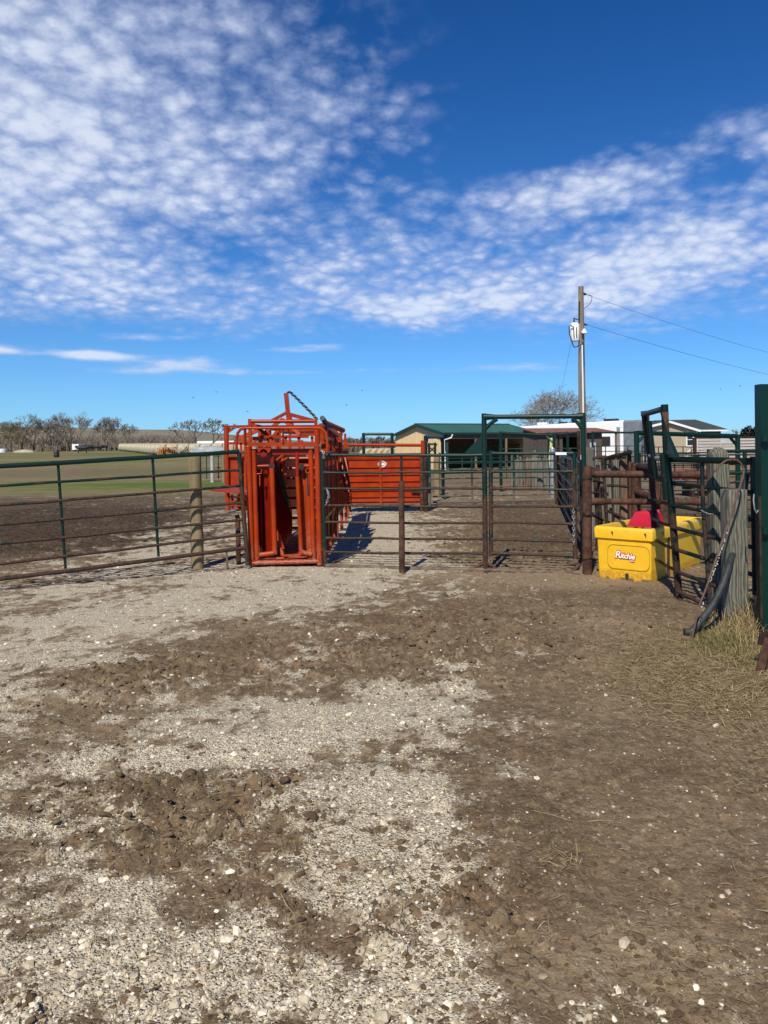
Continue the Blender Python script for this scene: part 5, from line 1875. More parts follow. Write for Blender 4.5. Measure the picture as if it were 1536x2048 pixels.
# ------------------------------------------------------------------ utility pole
up = P(1165, 900, 35)
pole = thing('utility_pole', (up.x, 35, 0), 'tall grey wooden utility pole with a white transformer, lamp and wires', 'utility pole')
MB().tube([(up.x + 0.05, 35, -0.1), P(1163.5, 760, 35), P(1161.8, 573, 35)], [0.19, 0.155, 0.118], 14).build('shaft', M['pole_wood'], pole, True)
tfc = P(1149.5, 664, 34.9)
tf_ = MB()
tf_.tube([tfc + Vector((0, 0, -0.42)), tfc + Vector((0, 0, -0.38)), tfc + Vector((0, 0, 0.34)), tfc + Vector((0, 0, 0.42))], [0.20, 0.215, 0.215, 0.15], 16)
tfo = tf_.build('transformer', M['white'], pole, True)
mb = MB()
mb.tube([tfc + Vector((-0.04, -0.1, 0.40)), tfc + Vector((-0.06, -0.1, 0.62)), P(1158.5, 640, 34.9)], [0.05, 0.035, 0.02], 8)
mb.build('bushing', M['black'], tfo, True)
MB().tube([P(1147, 655, 34.65), P(1141.5, 650, 34.65), P(1138, 654, 34.65), P(1139, 668, 34.65), P(1143.5, 681, 34.65), P(1146, 690, 34.65), P(1148.5, 694.5, 34.65), P(1155, 693, 34.7), P(1163, 689, 34.8)], 0.024, 6).build('cable', M['black'], pole, True)
for (x_, y0_, y1_) in ((1147.2, 653, 676), (1152.5, 654, 675)):
    MB().tube([P(x_, y0_, 34.66), P(x_ + 1, y1_, 34.66)], 0.022, 6).build('bracket', M['black'], tfo, True)
MB().tube([P(1163, 664, 34.8), P(1168, 661, 34.7), P(1169, 665, 34.7), P(1168.8, 667, 34.7)], [0.03, 0.10, 0.13, 0.13], 12).build('lamp', M['white'], pole, True)
MB().tube([P(1164.3, 690, 34.78), P(1166, 780, 34.75), P(1167, 880, 34.7)], 0.035, 8).build('conduit', M['white'], pole, True)
MB().tube([P(1165.5, 684, 34.8), P(1167.4, 726, 34.8)], 0.03, 6).build('conduit', M['black'], pole, True)
mb = MB()
mb.tube([P(1165.5, 587, 35), P(1172, 589, 35)], [0.07, 0.05], 8)
mb.build('insulator', M['black'], pole, True)
mb = MB()
mb.tube([P(1165.5, 648, 35), P(1175, 650, 35)], [0.06, 0.03], 8)
mb.build('insulator', M['black'], pole, True)


def wire(name, a, c, sag_, r, label):
    pts = []
    for i in range(17):
        s = i / 16
        q = a.lerp(c, s)
        q.z -= sag_ * 4 * s * (1 - s)
        pts.append(q)
    return tag(MB().tube(pts, r, 5).build(name, M['black'], None, True), label, 'wire', 'wires from the utility pole')


wire('power_wire', P(1172, 589, 35), P(1700, 745, 45), 0.25, 0.007, 'upper overhead wire running right from the pole top')
wire('power_wire', P(1175, 650, 35), P(1700, 784, 45), 0.2, 0.008, 'lower overhead wire running right from the transformer')
wire('guy_wire', P(1143, 682, 35.2), P(1122, 785, 60), 0.0, 0.007, 'thin guy wire slanting down left of the utility pole')
MB().tube([P(1172, 589, 35), P(1184, 592, 35), P(1183, 602, 35), P(1177, 611, 35), P(1166, 618, 35)], 0.015, 5).build('jumper', M['black'], pole, True)
for i in range(6):
    q = P(1158.5, 605 + i * 7, 34.86)
    MB().box(q, 0.06, 0.05, 0.10).build('climbing_step', M['black'], pole)
mbx = P(1161, 920, 34.6)
MB().box(mbx, 0.20, 0.16, 0.46).build('meter_box', M['white'], pole)
MB().tube([P(1163, 930, 34.6), P(1163, 965, 34.6)], 0.05, 8).build('conduit', M['white'], pole, True)

# ------------------------------------------------------------------ barn, shed, trailer, house
m_tan = mat_mix('tan_ribbed_steel', (0.60, 0.43, 0.235), (0.66, 0.48, 0.27), 1.2, 0.55, 0.05)
m_groof = mat_mix('green_ribbed_roof', (0.028, 0.090, 0.066), (0.038, 0.108, 0.080), 1.0, 0.4, 0.05)
m_gtrim = mat_mix('dark_green_trim', (0.004, 0.030, 0.022), (0.006, 0.036, 0.027), 3, 0.5, 0.0)


def ribbed(p0, p1, h0, h1a, mat, name, parent, pitch=0.23, depth=0.03, nrm=None):
    """vertical-rib wall from p0 to p1 with bottom h0 and a top height at each end"""
    p0, p1 = Vector(p0), Vector(p1)
    L_ = (p1 - p0).length
    n_ = max(2, int(L_ / pitch))
    t_ = (p1 - p0).normalized()
    nr_ = Vector((t_.y, -t_.x, 0)) if nrm is None else nrm
    mb_ = MB()
    pts = []
    for i in range(n_ + 1):
        s = i / n_
        for ds, off in ((-0.12, 0), (-0.06, depth), (0.06, depth), (0.12, 0)):
            ss = min(max(s + ds / n_, 0), 1)
            pts.append((ss, off))
    vs, fs = [], []
    for ss, off in pts:
        q = p0.lerp(p1, ss) + nr_ * off
        zt = h1a(ss) if callable(h1a) else h1a
        vs += [(q.x, q.y, h0), (q.x, q.y, zt)]
    for i in range(len(pts) - 1):
        fs.append((2 * i, 2 * i + 2, 2 * i + 3, 2 * i + 1))
    mb_.add(vs, fs)
    return mb_.build(name, mat, parent)


phi = math.radians(24)
cB = at_d(889, 54)
sd = Vector((math.cos(phi), math.sin(phi), 0))
gd = Vector((-math.sin(phi), math.cos(phi), 0))
W_, L_ = 8.2, 8.0
ze, zr = 2.72, 3.40
barn = thing('barn', cB + sd * L_ / 2 + gd * W_ / 2, 'low tan open-fronted barn with a green metal roof', 'barn')
lC = cB + gd * W_
ribbed(lC, cB, 0, lambda s: ze + (zr - ze) * (1 - abs(2 * s - 1)) - 0.02, m_tan, 'wall', barn)
rC, rlC = cB + sd * L_, cB + sd * L_ + gd * W_
ribbed(rlC, lC, 0, ze, m_tan, 'wall', barn)
ribbed(rC, rlC, 0, lambda s: ze + (zr - ze) * (1 - abs(2 * s - 1)) - 0.02, m_tan, 'wall', barn)
# open front: corner post, soffit strip, dark stall wall set back, rails
ov_ = 0.25


def roof_slope(e0, e1, r0, r1, name):
    mb_ = MB()
    n_ = 30
    vs, fs = [], []
    up_ = Vector((0, 0, 0.03))
    for i in range(n_ + 1):
        for ds, off in ((-0.1, 0), (-0.05, 1), (0.05, 1), (0.1, 0)):
            s = min(max((i + ds * 2) / n_, 0), 1)
            vs += [e0.lerp(e1, s) + up_ * off, r0.lerp(r1, s) + up_ * off]
    for i in range(len(vs) // 2 - 1):
        fs.append((2 * i, 2 * i + 2, 2 * i + 3, 2 * i + 1))
    mb_.add(vs, fs)
    return mb_.build(name, m_groof, barn)


eF0 = cB - sd * ov_ - gd * ov_ + Vector((0, 0, ze - 0.06))
eF1 = rC + sd * ov_ - gd * ov_ + Vector((0, 0, ze - 0.06))
eB0 = lC - sd * ov_ + gd * ov_ + Vector((0, 0, ze - 0.06))
eB1 = rlC + sd * ov_ + gd * ov_ + Vector((0, 0, ze - 0.06))
rg0 = cB - sd * ov_ + gd * W_ / 2 + Vector((0, 0, zr + 0.03))
rg1 = rC + sd * ov_ + gd * W_ / 2 + Vector((0, 0, zr + 0.03))
roof_slope(eF0, eF1, rg0, rg1, 'roof')
roof_slope(eB1, eB0, rg1, rg0, 'roof')
for a, c in ((eF0, rg0), (rg0, eB0), (eF1, rg1)):
    MB().beam(a - Vector((0, 0, 0.08)), c - Vector((0, 0, 0.08)), 0.06, 0.20).build('barge_trim', m_gtrim, barn)
MB().beam(eF0 - Vector((0, 0, 0.06)), eF1 - Vector((0, 0, 0.06)), 0.08, 0.14).build('fascia', m_gtrim, barn)
MB().beam(rg0 + Vector((0, 0, 0.03)), rg1 + Vector((0, 0, 0.03)), 0.3, 0.05).build('ridge_cap', m_gtrim, barn)
MB().beam(cB + Vector((0, 0, 1.3)), cB + Vector((0, 0, 0.0)), 0.22, 0.22, up=(0, 1, 0)).build('corner_post', M['white'], barn)
MB().beam(cB + sd * 0.25 + Vector((0, 0, 2.5)), cB + sd * 0.25, 0.18, 0.16, up=(0, 1, 0)).build('corner_post', m_gtrim, barn)
MB().tube([cB - gd * 0.15 - sd * 0.05 + Vector((0, 0, 0.2)), cB - gd * 0.15 - sd * 0.05 + Vector((0, 0, 2.15)), cB - gd * 0.2 + sd * 0.5 + Vector((0, 0, 2.3)), cB - gd * 0.3 + sd * 0.55 + Vector((0, 0, 2.55))], 0.055, 8).build('downspout', M['white'], barn, True)
sof = [cB + sd * 0.2 + Vector((0, 0, 2.25)), rC + Vector((0, 0, 2.25))]
MB().beam(sof[0] + Vector((0, 0, 0.16)), sof[1] + Vector((0, 0, 0.16)), 0.05, 0.34).build('front_strip', mat_mix('weathered_brown_metal', (0.075, 0.062, 0.052), (0.12, 0.10, 0.085), 3, 0.7, 0.1), barn)
MB().beam(sof[0] - gd * 0.04, sof[1] - gd * 0.04, 0.04, 0.05).build('pale_edge', mat_mix('pale_edge_trim', (0.35, 0.31, 0.26), (0.40, 0.36, 0.31), 3, 0.6, 0), barn)
for s in (0.33, 0.66, 1.0):
    MB().beam(cB + sd * L_ * s + Vector((0, 0, 2.3)), cB + sd * L_ * s, 0.16, 0.16, up=(0, 1, 0)).build('front_post', M['wood_brown'] if s < 1 else m_gtrim, barn)
st = thing('stall_fence', cB + sd * L_ / 2 + gd * 2.2, 'dark green barred stall fence inside the open barn', 'fence')
for z in (0.3, 0.8, 1.3, 1.75):
    MB().tube([cB + sd * 0.4 + gd * 2.2 + Vector((0, 0, z)), rC + gd * 2.2 + Vector((0, 0, z))], 0.045, 6).build('rail', m_gtrim, st, True)
br_ = MB()
for k in range(46):
    q = cB + sd * (0.5 + k * 0.165) + gd * 2.2
    br_.tube([q + Vector((0, 0, 0.3)), q + Vector((0, 0, 1.75))], 0.022, 5)
tag(br_.build('bars', m_gtrim, st, True), kind='stuff')

shp = math.radians(6)
cS = at_d(1126, 47)
sds, gds = Vector((math.cos(shp), math.sin(shp), 0)), Vector((-math.sin(shp), math.cos(shp), 0))
shed = thing('shed', cS + sds * 1.4 + gds * 1.5, 'brown ribbed shed with a rusty lean roof and a pale blue door', 'shed')
m_shed = mat_mix('brown_ribbed_steel', (0.055, 0.043, 0.034), (0.085, 0.066, 0.052), 2, 0.6, 0.1)
LS = 2.55
ribbed(cS + sds * -1.6, cS + sds * 0.0, 0, 2.42, m_shed, 'wall', shed)
ribbed(cS + sds * 1.25, cS + sds * LS, 0, 2.42, m_shed, 'wall', shed)
ribbed(cS + sds * LS, cS + sds * LS + gds * 3, 0, lambda s: 2.42 + 0.3 * s, m_shed, 'wall', shed)
ribbed(cS + sds * -1.6 + gds * 3, cS + sds * -1.6, 0, lambda s: 2.72 - 0.3 * s, m_shed, 'wall', shed)
ribbed(cS + sds * LS + gds * 3, cS + sds * -1.6 + gds * 3, 0, 2.72, m_shed, 'wall', shed)
MB().beam(cS + Vector((0, 0, 2.3)), cS + sds * 1.25 + Vector((0, 0, 2.3)), 0.06, 0.24).build('lintel', m_shed, shed)
q = [cS + sds * -1.8 - gds * 0.35 + Vector((0, 0, 2.44)), cS + sds * (LS + 0.9) - gds * 0.35 + Vector((0, 0, 2.44)), cS + sds * (LS + 0.9) + gds * 3.2 + Vector((0, 0, 2.78)), cS + sds * -1.8 + gds * 3.2 + Vector((0, 0, 2.78))]
MB().prism(q, (0, 0, 0.05)).build('roof', mat_mix('rusty_tin_roof', (0.16, 0.055, 0.032), (0.24, 0.10, 0.065), 3, 0.7, 0.2), shed)
MB().box(cS + sds * 1.95 - gds * 0.05 + Vector((0, 0, 0.95)), 0.40, 0.05, 1.75, shp).build('door', mat_mix('pale_blue_door', (0.30, 0.34, 0.38), (0.35, 0.39, 0.43), 4, 0.6, 0.05), shed)
MB().box(cS + sds * (LS + 0.85) + gds * -0.2 + Vector((0, 0, 1.2)), 0.10, 0.10, 2.4, shp).build('roof_post', M['wood_brown'], shed)

# long white camper trailer
dT = 62
tA, tBq = at_d(1035, 66), at_d(1248, 60)
tdv = (tBq - tA)
TLn = tdv.length
tdv.normalize()
tnv = Vector((-tdv.y, tdv.x, 0))
trl = thing('camper_trailer', (tA + tBq) / 2, 'long white camper trailer with a grey rounded front end behind the shed', 'camper trailer')
mb = MB()
rings = []
for s_, top, ins in ((0, 3.35, 0), (TLn * 0.45, 3.52, 0), (TLn, 3.62, 0)):
    q = tA + tdv * s_
    rings.append([q + Vector((0, 0, 0.75)), q + tnv * 2.5 + Vector((0, 0, 0.75)), q + tnv * 2.5 + Vector((0, 0, top - 0.12)), q + tnv * 2.3 + Vector((0, 0, top)), q + tnv * 0.2 + Vector((0, 0, top)), q + Vector((0, 0, top - 0.12))])
loft(mb, rings)
mb.build('body', M['white'], trl)
mb = MB()
rings = []
for s_, k in ((0.0, 1.0), (0.5, 1.0), (1.0, 0.92), (1.35, 0.72)):
    q = tA + tdv * (TLn + s_ + 0.003)
    yy0, yy1 = 1.25 - 1.25 * k, 1.25 + 1.25 * k
    rings.append([q + tnv * yy0 + Vector((0, 0, 0.8)), q + tnv * yy1 + Vector((0, 0, 0.8)), q + tnv * yy1 + Vector((0, 0, 3.45)), q + tnv * (yy1 - 0.2) + Vector((0, 0, 3.62)), q + tnv * (yy0 + 0.2) + Vector((0, 0, 3.62)), q + tnv * yy0 + Vector((0, 0, 3.45))])
loft(mb, rings)
mb.build('front_cap', mat_mix('grey_fibreglass', (0.12, 0.13, 0.15), (0.17, 0.18, 0.20), 3, 0.4, 0), trl, True)
m_stripe = mat_mix('grey_trailer_trim', (0.20, 0.20, 0.22), (0.25, 0.25, 0.27), 3, 0.5, 0)


def tside(px0, px1, z0, z1, mat, name, out=0.03):
    s0 = (px0 - 1035) / (1248 - 1035) * TLn
    s1 = (px1 - 1035) / (1248 - 1035) * TLn
    q = tA + tdv * (s0 + s1) / 2 - tnv * out / 2
    MB().box(q + Vector((0, 0, (z0 + z1) / 2)), s1 - s0, out, z1 - z0, math.atan2(tdv.y, tdv.x)).build(name, mat, trl)


tside(1206, 1224, 1.55, 2.35, M['dark'], 'window')
tside(1236, 1242, 0.95, 3.1, m_stripe, 'trim_stripe')
tside(1183, 1191, 2.6, 2.9, m_stripe, 'vent')
tside(1140, 1165, 1.5, 2.3, M['dark'], 'window')
for px, ln_ in ((1078, 0.9), (1120, 0.6), (1145, 0.5), (1210, 0.6), (1222, 0.5)):
    s0 = (px - 1035) / 213 * TLn
    q = tA + tdv * s0 + tnv * 1.2
    MB().box(q + Vector((0, 0, 3.60 + 0.08 + (0.05 if px > 1180 else -0.08))), ln_, 0.5, 0.18, math.atan2(tdv.y, tdv.x)).build('roof_vent', M['white'] if px == 1078 else M['black'], trl)
for s0 in (0.35, 0.45):
    q = tA + tdv * TLn * s0
    MB().tube([q + Vector((0, 0, 0.38)) - tnv * 0.02, q + Vector((0, 0, 0.38)) + tnv * 0.22], 0.38, 16).build('wheel', M['black'], trl, True)
MB().box(tA + tdv * TLn * 0.5 + tnv * 1.25 + Vector((0, 0, 0.6)), TLn * 0.9, 1.2, 0.35, math.atan2(tdv.y, tdv.x)).build('chassis', M['black'], trl)

# tan house with a dark green-grey roof
m_sid = principled('tan_lap_siding')
m, t, b = m_sid
ob = t.new('ShaderNodeTexCoord').outputs['Object']
sp = t.new('ShaderNodeSeparateXYZ')
t.l.new(ob, sp.inputs[0])
lap = t.math('FRACT', t.math('MULTIPLY', sp.outputs[2], 5.0))
t.put(b.inputs['Base Color'], t.mix(t.noise(ob, 2.0, 3.0), (0.43, 0.355, 0.25), (0.48, 0.40, 0.29)))
b.inputs['Roughness'].default_value = 0.7
bump(t, b, lap, 1.0, 0.03)
m_sid = m
m_hroof = mat_mix('dark_shingle_roof', (0.028, 0.036, 0.036), (0.048, 0.056, 0.055), 8, 0.85, 0.2)
dH = 70
hA, hB = at_d(1270, dH), at_d(1394, dH)
Wd = (hB - hA).length
hs = thing('house', (hA + hB) / 2 + Vector((2, 3, 0)), 'tan sided house with a dark roof, white trim and a roof vent', 'house')
cx_ = (hA.x + hB.x) / 2 + 0.1
pk = (1337 - 768) / F * dH
zev, zpk = 2.92, 3.78
xa, xb = hA.x, hB.x
MB().prism([(xa, dH, 0), (xb, dH, 0), (xb, dH, zev), (pk, dH, zpk), (xa, dH, zev + 0.12)], (0, 0.15, 0)).build('wall', m_sid, hs)
xc = (1440 - 768) / F * (dH + 1.5)
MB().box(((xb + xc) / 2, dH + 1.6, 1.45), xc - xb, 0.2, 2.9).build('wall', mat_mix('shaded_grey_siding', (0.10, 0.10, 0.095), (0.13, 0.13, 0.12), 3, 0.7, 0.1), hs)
MB().box((xa + 0.2, dH + 5, 1.45), 0.2, 9.6, 2.9).build('wall', m_sid, hs)
MB().box((xc, dH + 6, 1.45), 0.2, 9.0, 2.9).build('wall', m_sid, hs)
xr2 = (1453 - 768) / F * (dH + 1)
# gable roof over the projecting wing, and the long main roof behind it
for (p, q_) in (((pk, zpk), (xb + 0.25, zev - 0.03)), ((pk, zpk), (xa - 0.25, zev + 0.08))):
    MB().prism([(p[0], dH - 0.35, p[1] + 0.02), (q_[0], dH - 0.35, q_[1] + 0.02), (q_[0], dH + 6, q_[1] + 0.02), (p[0], dH + 6, p[1] + 0.02)], (0, 0, 0.10)).build('roof', m_hroof, hs)
    MB().beam((p[0], dH - 0.38, p[1] - 0.02), (q_[0], dH - 0.38, q_[1] - 0.02), 0.05, 0.20, up=(0, 0, 1)).build('gable_trim', M['white'], hs)
rx = (1391 - 768) / F * (dH + 5)
MB().prism([(pk + 0.5, dH + 5, 4.0), (rx, dH + 5, 4.05), (xr2, dH + 0.8, 2.98), (xb + 0.3, dH + 0.8, 2.98)], (0, 0, 0.08)).build('roof', m_hroof, hs)
MB().prism([(rx, dH + 5, 4.05), (xr2, dH + 9.2, 3.0), (xr2, dH + 0.8, 2.98)], (0, 0, 0.08)).build('roof', m_hroof, hs)
MB().prism([(pk + 0.5, dH + 5, 4.0), (pk - 3, dH + 9.2, 3.0), (xr2, dH + 9.2, 3.0), (rx, dH + 5, 4.05)], (0, 0, 0.08)).build('roof', m_hroof, hs)
MB().beam((xb + 0.2, dH + 0.75, 2.93), (xr2, dH + 0.75, 2.93), 0.06, 0.14).build('gutter', M['white'], hs)
MB().box((xb + 0.02, dH - 0.05, 1.45), 0.16, 0.10, 2.9).build('corner_trim', M['white'], hs)
MB().box((xa + 0.05, dH - 0.05, 1.45), 0.14, 0.10, 2.9).build('corner_trim', M['white'], hs)


def hwin(px0, px1, z0, z1):
    x0, x1 = (px0 - 768) / F * dH, (px1 - 768) / F * dH
    f_ = MB()
    w_ = 0.10
    for c_, sx, sz in ((((x0 + x1) / 2, dH - 0.05, z1 + w_ / 2), x1 - x0 + 2 * w_, w_), (((x0 + x1) / 2, dH - 0.05, z0 - w_ / 2), x1 - x0 + 2 * w_, w_),
                       ((x0 - w_ / 2, dH - 0.05, (z0 + z1) / 2), w_, z1 - z0), ((x1 + w_ / 2, dH - 0.05, (z0 + z1) / 2), w_, z1 - z0), (((x0 + x1) / 2, dH - 0.05, (z0 + z1) / 2), x1 - x0, 0.05)):
        f_.box(c_, sx, 0.08, sz)
    o_ = f_.build('window', M['white'], hs)
    MB().box(((x0 + x1) / 2, dH - 0.02, (z0 + z1) / 2), x1 - x0 - 0.002, 0.03, z1 - z0 - 0.002).build('pane', mat_mix('dark_window_glass', (0.012, 0.014, 0.017), (0.02, 0.023, 0.026), 2, 0.12, 0), o_)


hwin(1374, 1385, 1.55, 2.62)
hwin(1284, 1297, 1.75, 2.45)
vp = P(1343.5, 846, dH + 1.5)
MB().tube([vp - Vector((0, 0, 0.4)), vp - Vector((0, 0, 0.08)), vp - Vector((0, 0, 0.06)), vp + Vector((0, 0, 0.02)), vp + Vector((0, 0, 0.08)), vp + Vector((0, 0, 0.16))], [0.12, 0.12, 0.22, 0.24, 0.22, 0.10], 14).build('roof_vent', M['black'], hs, True)
stp = thing('stair', at_d(1383, 67), 'white wooden stair rail in front of the tan house window', 'stair')
for (xa_, ya_2, xb_, yb_2) in ((1368, 910, 1389, 893), (1372, 914, 1393, 897), (1389, 893, 1389, 914), (1369, 905, 1369, 916)):
    MB().beam(P(xa_, ya_2, 67), P(xb_, yb_2, 67), 0.06, 0.07, up=(0, -1, 0.3)).build('rail', M['white'], stp)

# slatted windbreak of pale and rusty boards
wb = thing('windbreak', at_d(1460, 40), 'long windbreak fence of pale and rust-stained horizontal boards', 'fence')
m_wb = mat_mix('pale_rust_stained_boards', (0.52, 0.47, 0.44), (0.42, 0.20, 0.13), 0.9, 0.7, 0.1, stretch=(0.5, 1, 4.0), lo=0.5, hi=0.7)
q0, q1 = at_d(1394, 40), at_d(1640, 42)
for k in range(9):
    z = 0.62 + k * 0.158
    MB().beam(q0 + Vector((0, 0, z)), q1 + Vector((0, 0, z)), 0.04, 0.115).build('board', m_wb, wb)
for s in (0.0, 0.33, 0.66, 1.0):
    q = q0.lerp(q1, s) + Vector((0, 0.08, 0))
    MB().tube([q, q + Vector((0, 0, 2.05))], 0.07, 8).build('post', M['rust_dark'], wb, True)
MB().tube([q0 + Vector((-0.1, 0, 0)), q0 + Vector((-0.1, 0, 2.0))], 0.11, 8).build('post', M['rust_dark'], wb, True)
MB().tube([q0 + Vector((0, 0, 2.0)), q1 + Vector((0, 0, 2.0))], 0.05, 8).build('top_rail', M['rust_dark'], wb, True)

# ------------------------------------------------------------------ hills, trees, hay, cattle, pasture things
m_hill = mat_mix('dry_hill_grass', (0.145, 0.125, 0.080), (0.21, 0.180, 0.118), 0.012, 0.95, 0.0, detail=6)
hx, hy = [], []
mb = MB()
HN, HM = 60, 14
prof = [(-900, 26), (-420, 30), (-330, 29), (-280, 27), (-230, 25.5), (-190, 21), (-150, 16), (-110, 13), (-60, 9), (0, 6.5), (80, 5), (200, 4.0), (900, 3.5)]
vs = []
for j in range(HM):
    s = j / (HM - 1)
    for i in range(HN):
        x_ = -900 + 1800 * i / (HN - 1)
        k = 0
        while k < len(prof) - 2 and x_ > prof[k + 1][0]:
            k += 1
        hgt = prof[k][1] + (prof[k + 1][1] - prof[k][1]) * (x_ - prof[k][0]) / (prof[k + 1][0] - prof[k][0])
        hh = hgt * math.sin(math.pi * min(1, s * 1.0) * 0.5) ** 1.4 if s < 0.75 else hgt * (1 - (s - 0.75) * 1.2)
        vs.append((x_ * (0.75 + 0.35 * s), 420 + 560 * s, hh - 0.6 + 0.6 * math.sin(x_ * 0.03 + s * 9)))
fs = [(j * HN + i, j * HN + i + 1, (j + 1) * HN + i + 1, (j + 1) * HN + i) for j in range(HM - 1) for i in range(HN - 1)]
mb.add(vs, fs)
hill = mb.build('hills', m_hill, None, True, loc=(0, 420, 0), auto=False)
tag(hill, kind='structure')

m_bark = mat_mix('grey_bark', (0.075, 0.062, 0.050), (0.15, 0.128, 0.104), 4, 0.9, 0.2)
m_twig = mat_mix('grey_brown_twigs', (0.120, 0.098, 0.076), (0.20, 0.166, 0.130), 2.0, 0.9, 0.0)
m_twig2 = mat_mix('pale_grey_twigs', (0.17, 0.145, 0.118), (0.26, 0.225, 0.185), 2.0, 0.9, 0.0)
m_twig3 = mat_mix('silvery_twigs', (0.16, 0.142, 0.120), (0.26, 0.232, 0.198), 2.0, 0.9, 0.0)
m_bud = mat_mix('olive_brown_twigs', (0.11, 0.092, 0.048), (0.17, 0.145, 0.078), 2.0, 0.9, 0.0)


def bare_tree(name, base, ht, spread, seed, label, group=None, twig=None, levels=6, rmin=0.03, forks=2.6, fork_z=0.28, lean=0.0, wide=1.0):
    """leafless tree: trunk and limbs, then a crown of fine branches and twigs"""
    rr_ = random.Random(seed)
    trunk, crown = MB(), MB()
    base = Vector(base)
    r0 = ht * 0.024
    count = [0]

    def grow(p, d, ln, r, lev):
        if lev > levels or count[0] > 6500:
            return
        count[0] += 1
        n = 3 if lev < 3 else 2
        pts, rs = [p], [r]
        q = p.copy()
        dd = d.copy()
        for i in range(n):
            dd = (dd + Vector((rr_.gauss(0, .13), rr_.gauss(0, .13), rr_.gauss(0.05, .10)))).normalized()
            q = q + dd * ln / n
            pts.append(q.copy())
            rs.append(max(r * (1 - 0.32 * (i + 1) / n), rmin * 0.6))
        (trunk if lev <= 2 else crown).tube(pts, rs, 7 if lev == 0 else (5 if lev < 3 else 3), caps=False)
        kids = 2 + (rr_.random() < forks - 2) + (lev >= 2 and rr_.random() < 0.35)
        a0 = rr_.uniform(0, 6.283)
        for k in range(kids):
            ax_ = dd.cross(Vector((0, 0, 1)))
            if ax_.length < 0.05:
                ax_ = Vector((1, 0, 0))
            ax_.normalize()
            a = a0 + k * 6.283 / kids + rr_.uniform(-.5, .5)
            tilt_ = rr_.uniform(0.35, 0.85) * spread if lev else rr_.uniform(0.35, 0.7) * spread
            side = (ax_ * math.cos(a) + dd.cross(ax_) * math.sin(a)).normalized()
            nd = (dd * math.cos(tilt_) + side * math.sin(tilt_)).normalized()
            nd.z += 0.10
            nd.normalize()
            st_ = pts[-1] if k < 2 else pts[rr_.randint(1, len(pts) - 1)]
            grow(st_, nd, ln * rr_.uniform(0.66, 0.88), max(rs[-1] * rr_.uniform(0.6, 0.8), rmin * 0.6), lev + 1)

    grow(base - Vector((0, 0, 0.2)), Vector((lean, 0, 1)).normalized(), ht * fork_z, r0, 0)
    top = max(p_[2] for p_ in crown.v + trunk.v) - base.z
    k_ = ht / top
    for m_ in (trunk, crown):
        m_.v = [(base.x + (p_[0] - base.x) * k_ * wide, base.y + (p_[1] - base.y) * k_ * wide, base.z + (p_[2] - base.z) * k_) for p_ in m_.v]
    o = thing(name, base, label, 'tree', group)
    trunk.build('trunk', m_bark, o, True, auto=False)
    crown.build('crown', twig or m_twig, o, False)
    return o


def tree_at(px, ytop, d, label, seed, **kw):
    q = base_at(px, d)
    ht = P(px, ytop, d).z - q.z
    kw.setdefault('wide', 1.15)
    return bare_tree('bare_tree', q, ht, kw.pop('spread', 0.95), seed, label, **kw)


tree_at(1092, 768, 88, 'big pale leafless tree rising behind the barn and trailer roofs', 3, twig=m_twig3, levels=7, rmin=0.022, spread=1.1, forks=2.75, fork_z=0.26, wide=1.35)
tree_at(1075, 800, 92, 'smaller leafless tree left of the big pale tree behind the barn', 14, twig=m_twig2, levels=6, rmin=0.03, spread=1.0)
GT = 'leafless trees along the far edge of the pasture'
tl = [(20, 838, 190, 'olive bushy leafless tree at the far left edge of the pasture', 21, dict(twig=m_bud, levels=7, spread=1.05, rmin=0.045)),
      (44, 826, 195, 'broad dark leafless tree second from the left edge', 22, dict(levels=7, spread=1.0, rmin=0.045)),
      (66, 838, 205, 'round leafless tree behind the straw heap', 23, dict(levels=6, rmin=0.05)),
      (84, 836, 200, 'leafless tree just left of the black barrel', 24, dict(levels=6, rmin=0.05)),
      (106, 834, 195, 'leafless tree directly above the black barrel', 25, dict(levels=7, rmin=0.045, spread=0.8)),
      (118, 852, 180, 'pale forked young tree right of the black barrel', 26, dict(levels=5, twig=m_twig2, rmin=0.045, spread=0.7)),
      (139, 822, 205, 'tall spreading leafless tree left of the slim tree', 27, dict(levels=7, rmin=0.045, spread=0.75)),
      (155, 822, 190, 'tall slim leafless tree left of the dark cattle', 28, dict(levels=6, rmin=0.045, spread=0.45, fork_z=0.4)),
      (238, 832, 185, 'leaning leafless tree right of the lamp pole', 29, dict(levels=7, rmin=0.045, lean=-0.18, spread=0.85)),
      (256, 846, 185, 'lower leafless tree beside the leaning tree', 30, dict(levels=6, rmin=0.045)),
      (384, 843, 160, 'left one of two spreading trees behind the hay bales', 31, dict(levels=6, rmin=0.05, spread=1.0, lean=-0.25, fork_z=0.24, forks=2.2, wide=1.5)),
      (398, 838, 162, 'upright tree between the two spreading trees behind the hay', 33, dict(levels=6, rmin=0.05, spread=0.7, forks=2.2)),
      (420, 836, 160, 'right one of two spreading trees behind the hay bales', 32, dict(levels=6, rmin=0.05, spread=0.95, fork_z=0.2, forks=2.3, wide=1.5))]
for px, yt, d, lab, sd_, kw in tl:
    tree_at(px, yt, d, lab, sd_, group=GT, **kw)
for i, (px, yt, d) in enumerate(((690, 876, 260), (702, 872, 265), (716, 876, 262), (733, 872, 260), (748, 874, 268), (762, 871, 262), (778, 874, 260), (794, 873, 265))):
    tree_at(px, yt, d, 'small distant leafless tree in the row left of the barn gable', 60 + i, group='far row of small trees between the chute and the barn', levels=5, rmin=0.10, spread=0.9, fork_z=0.22)


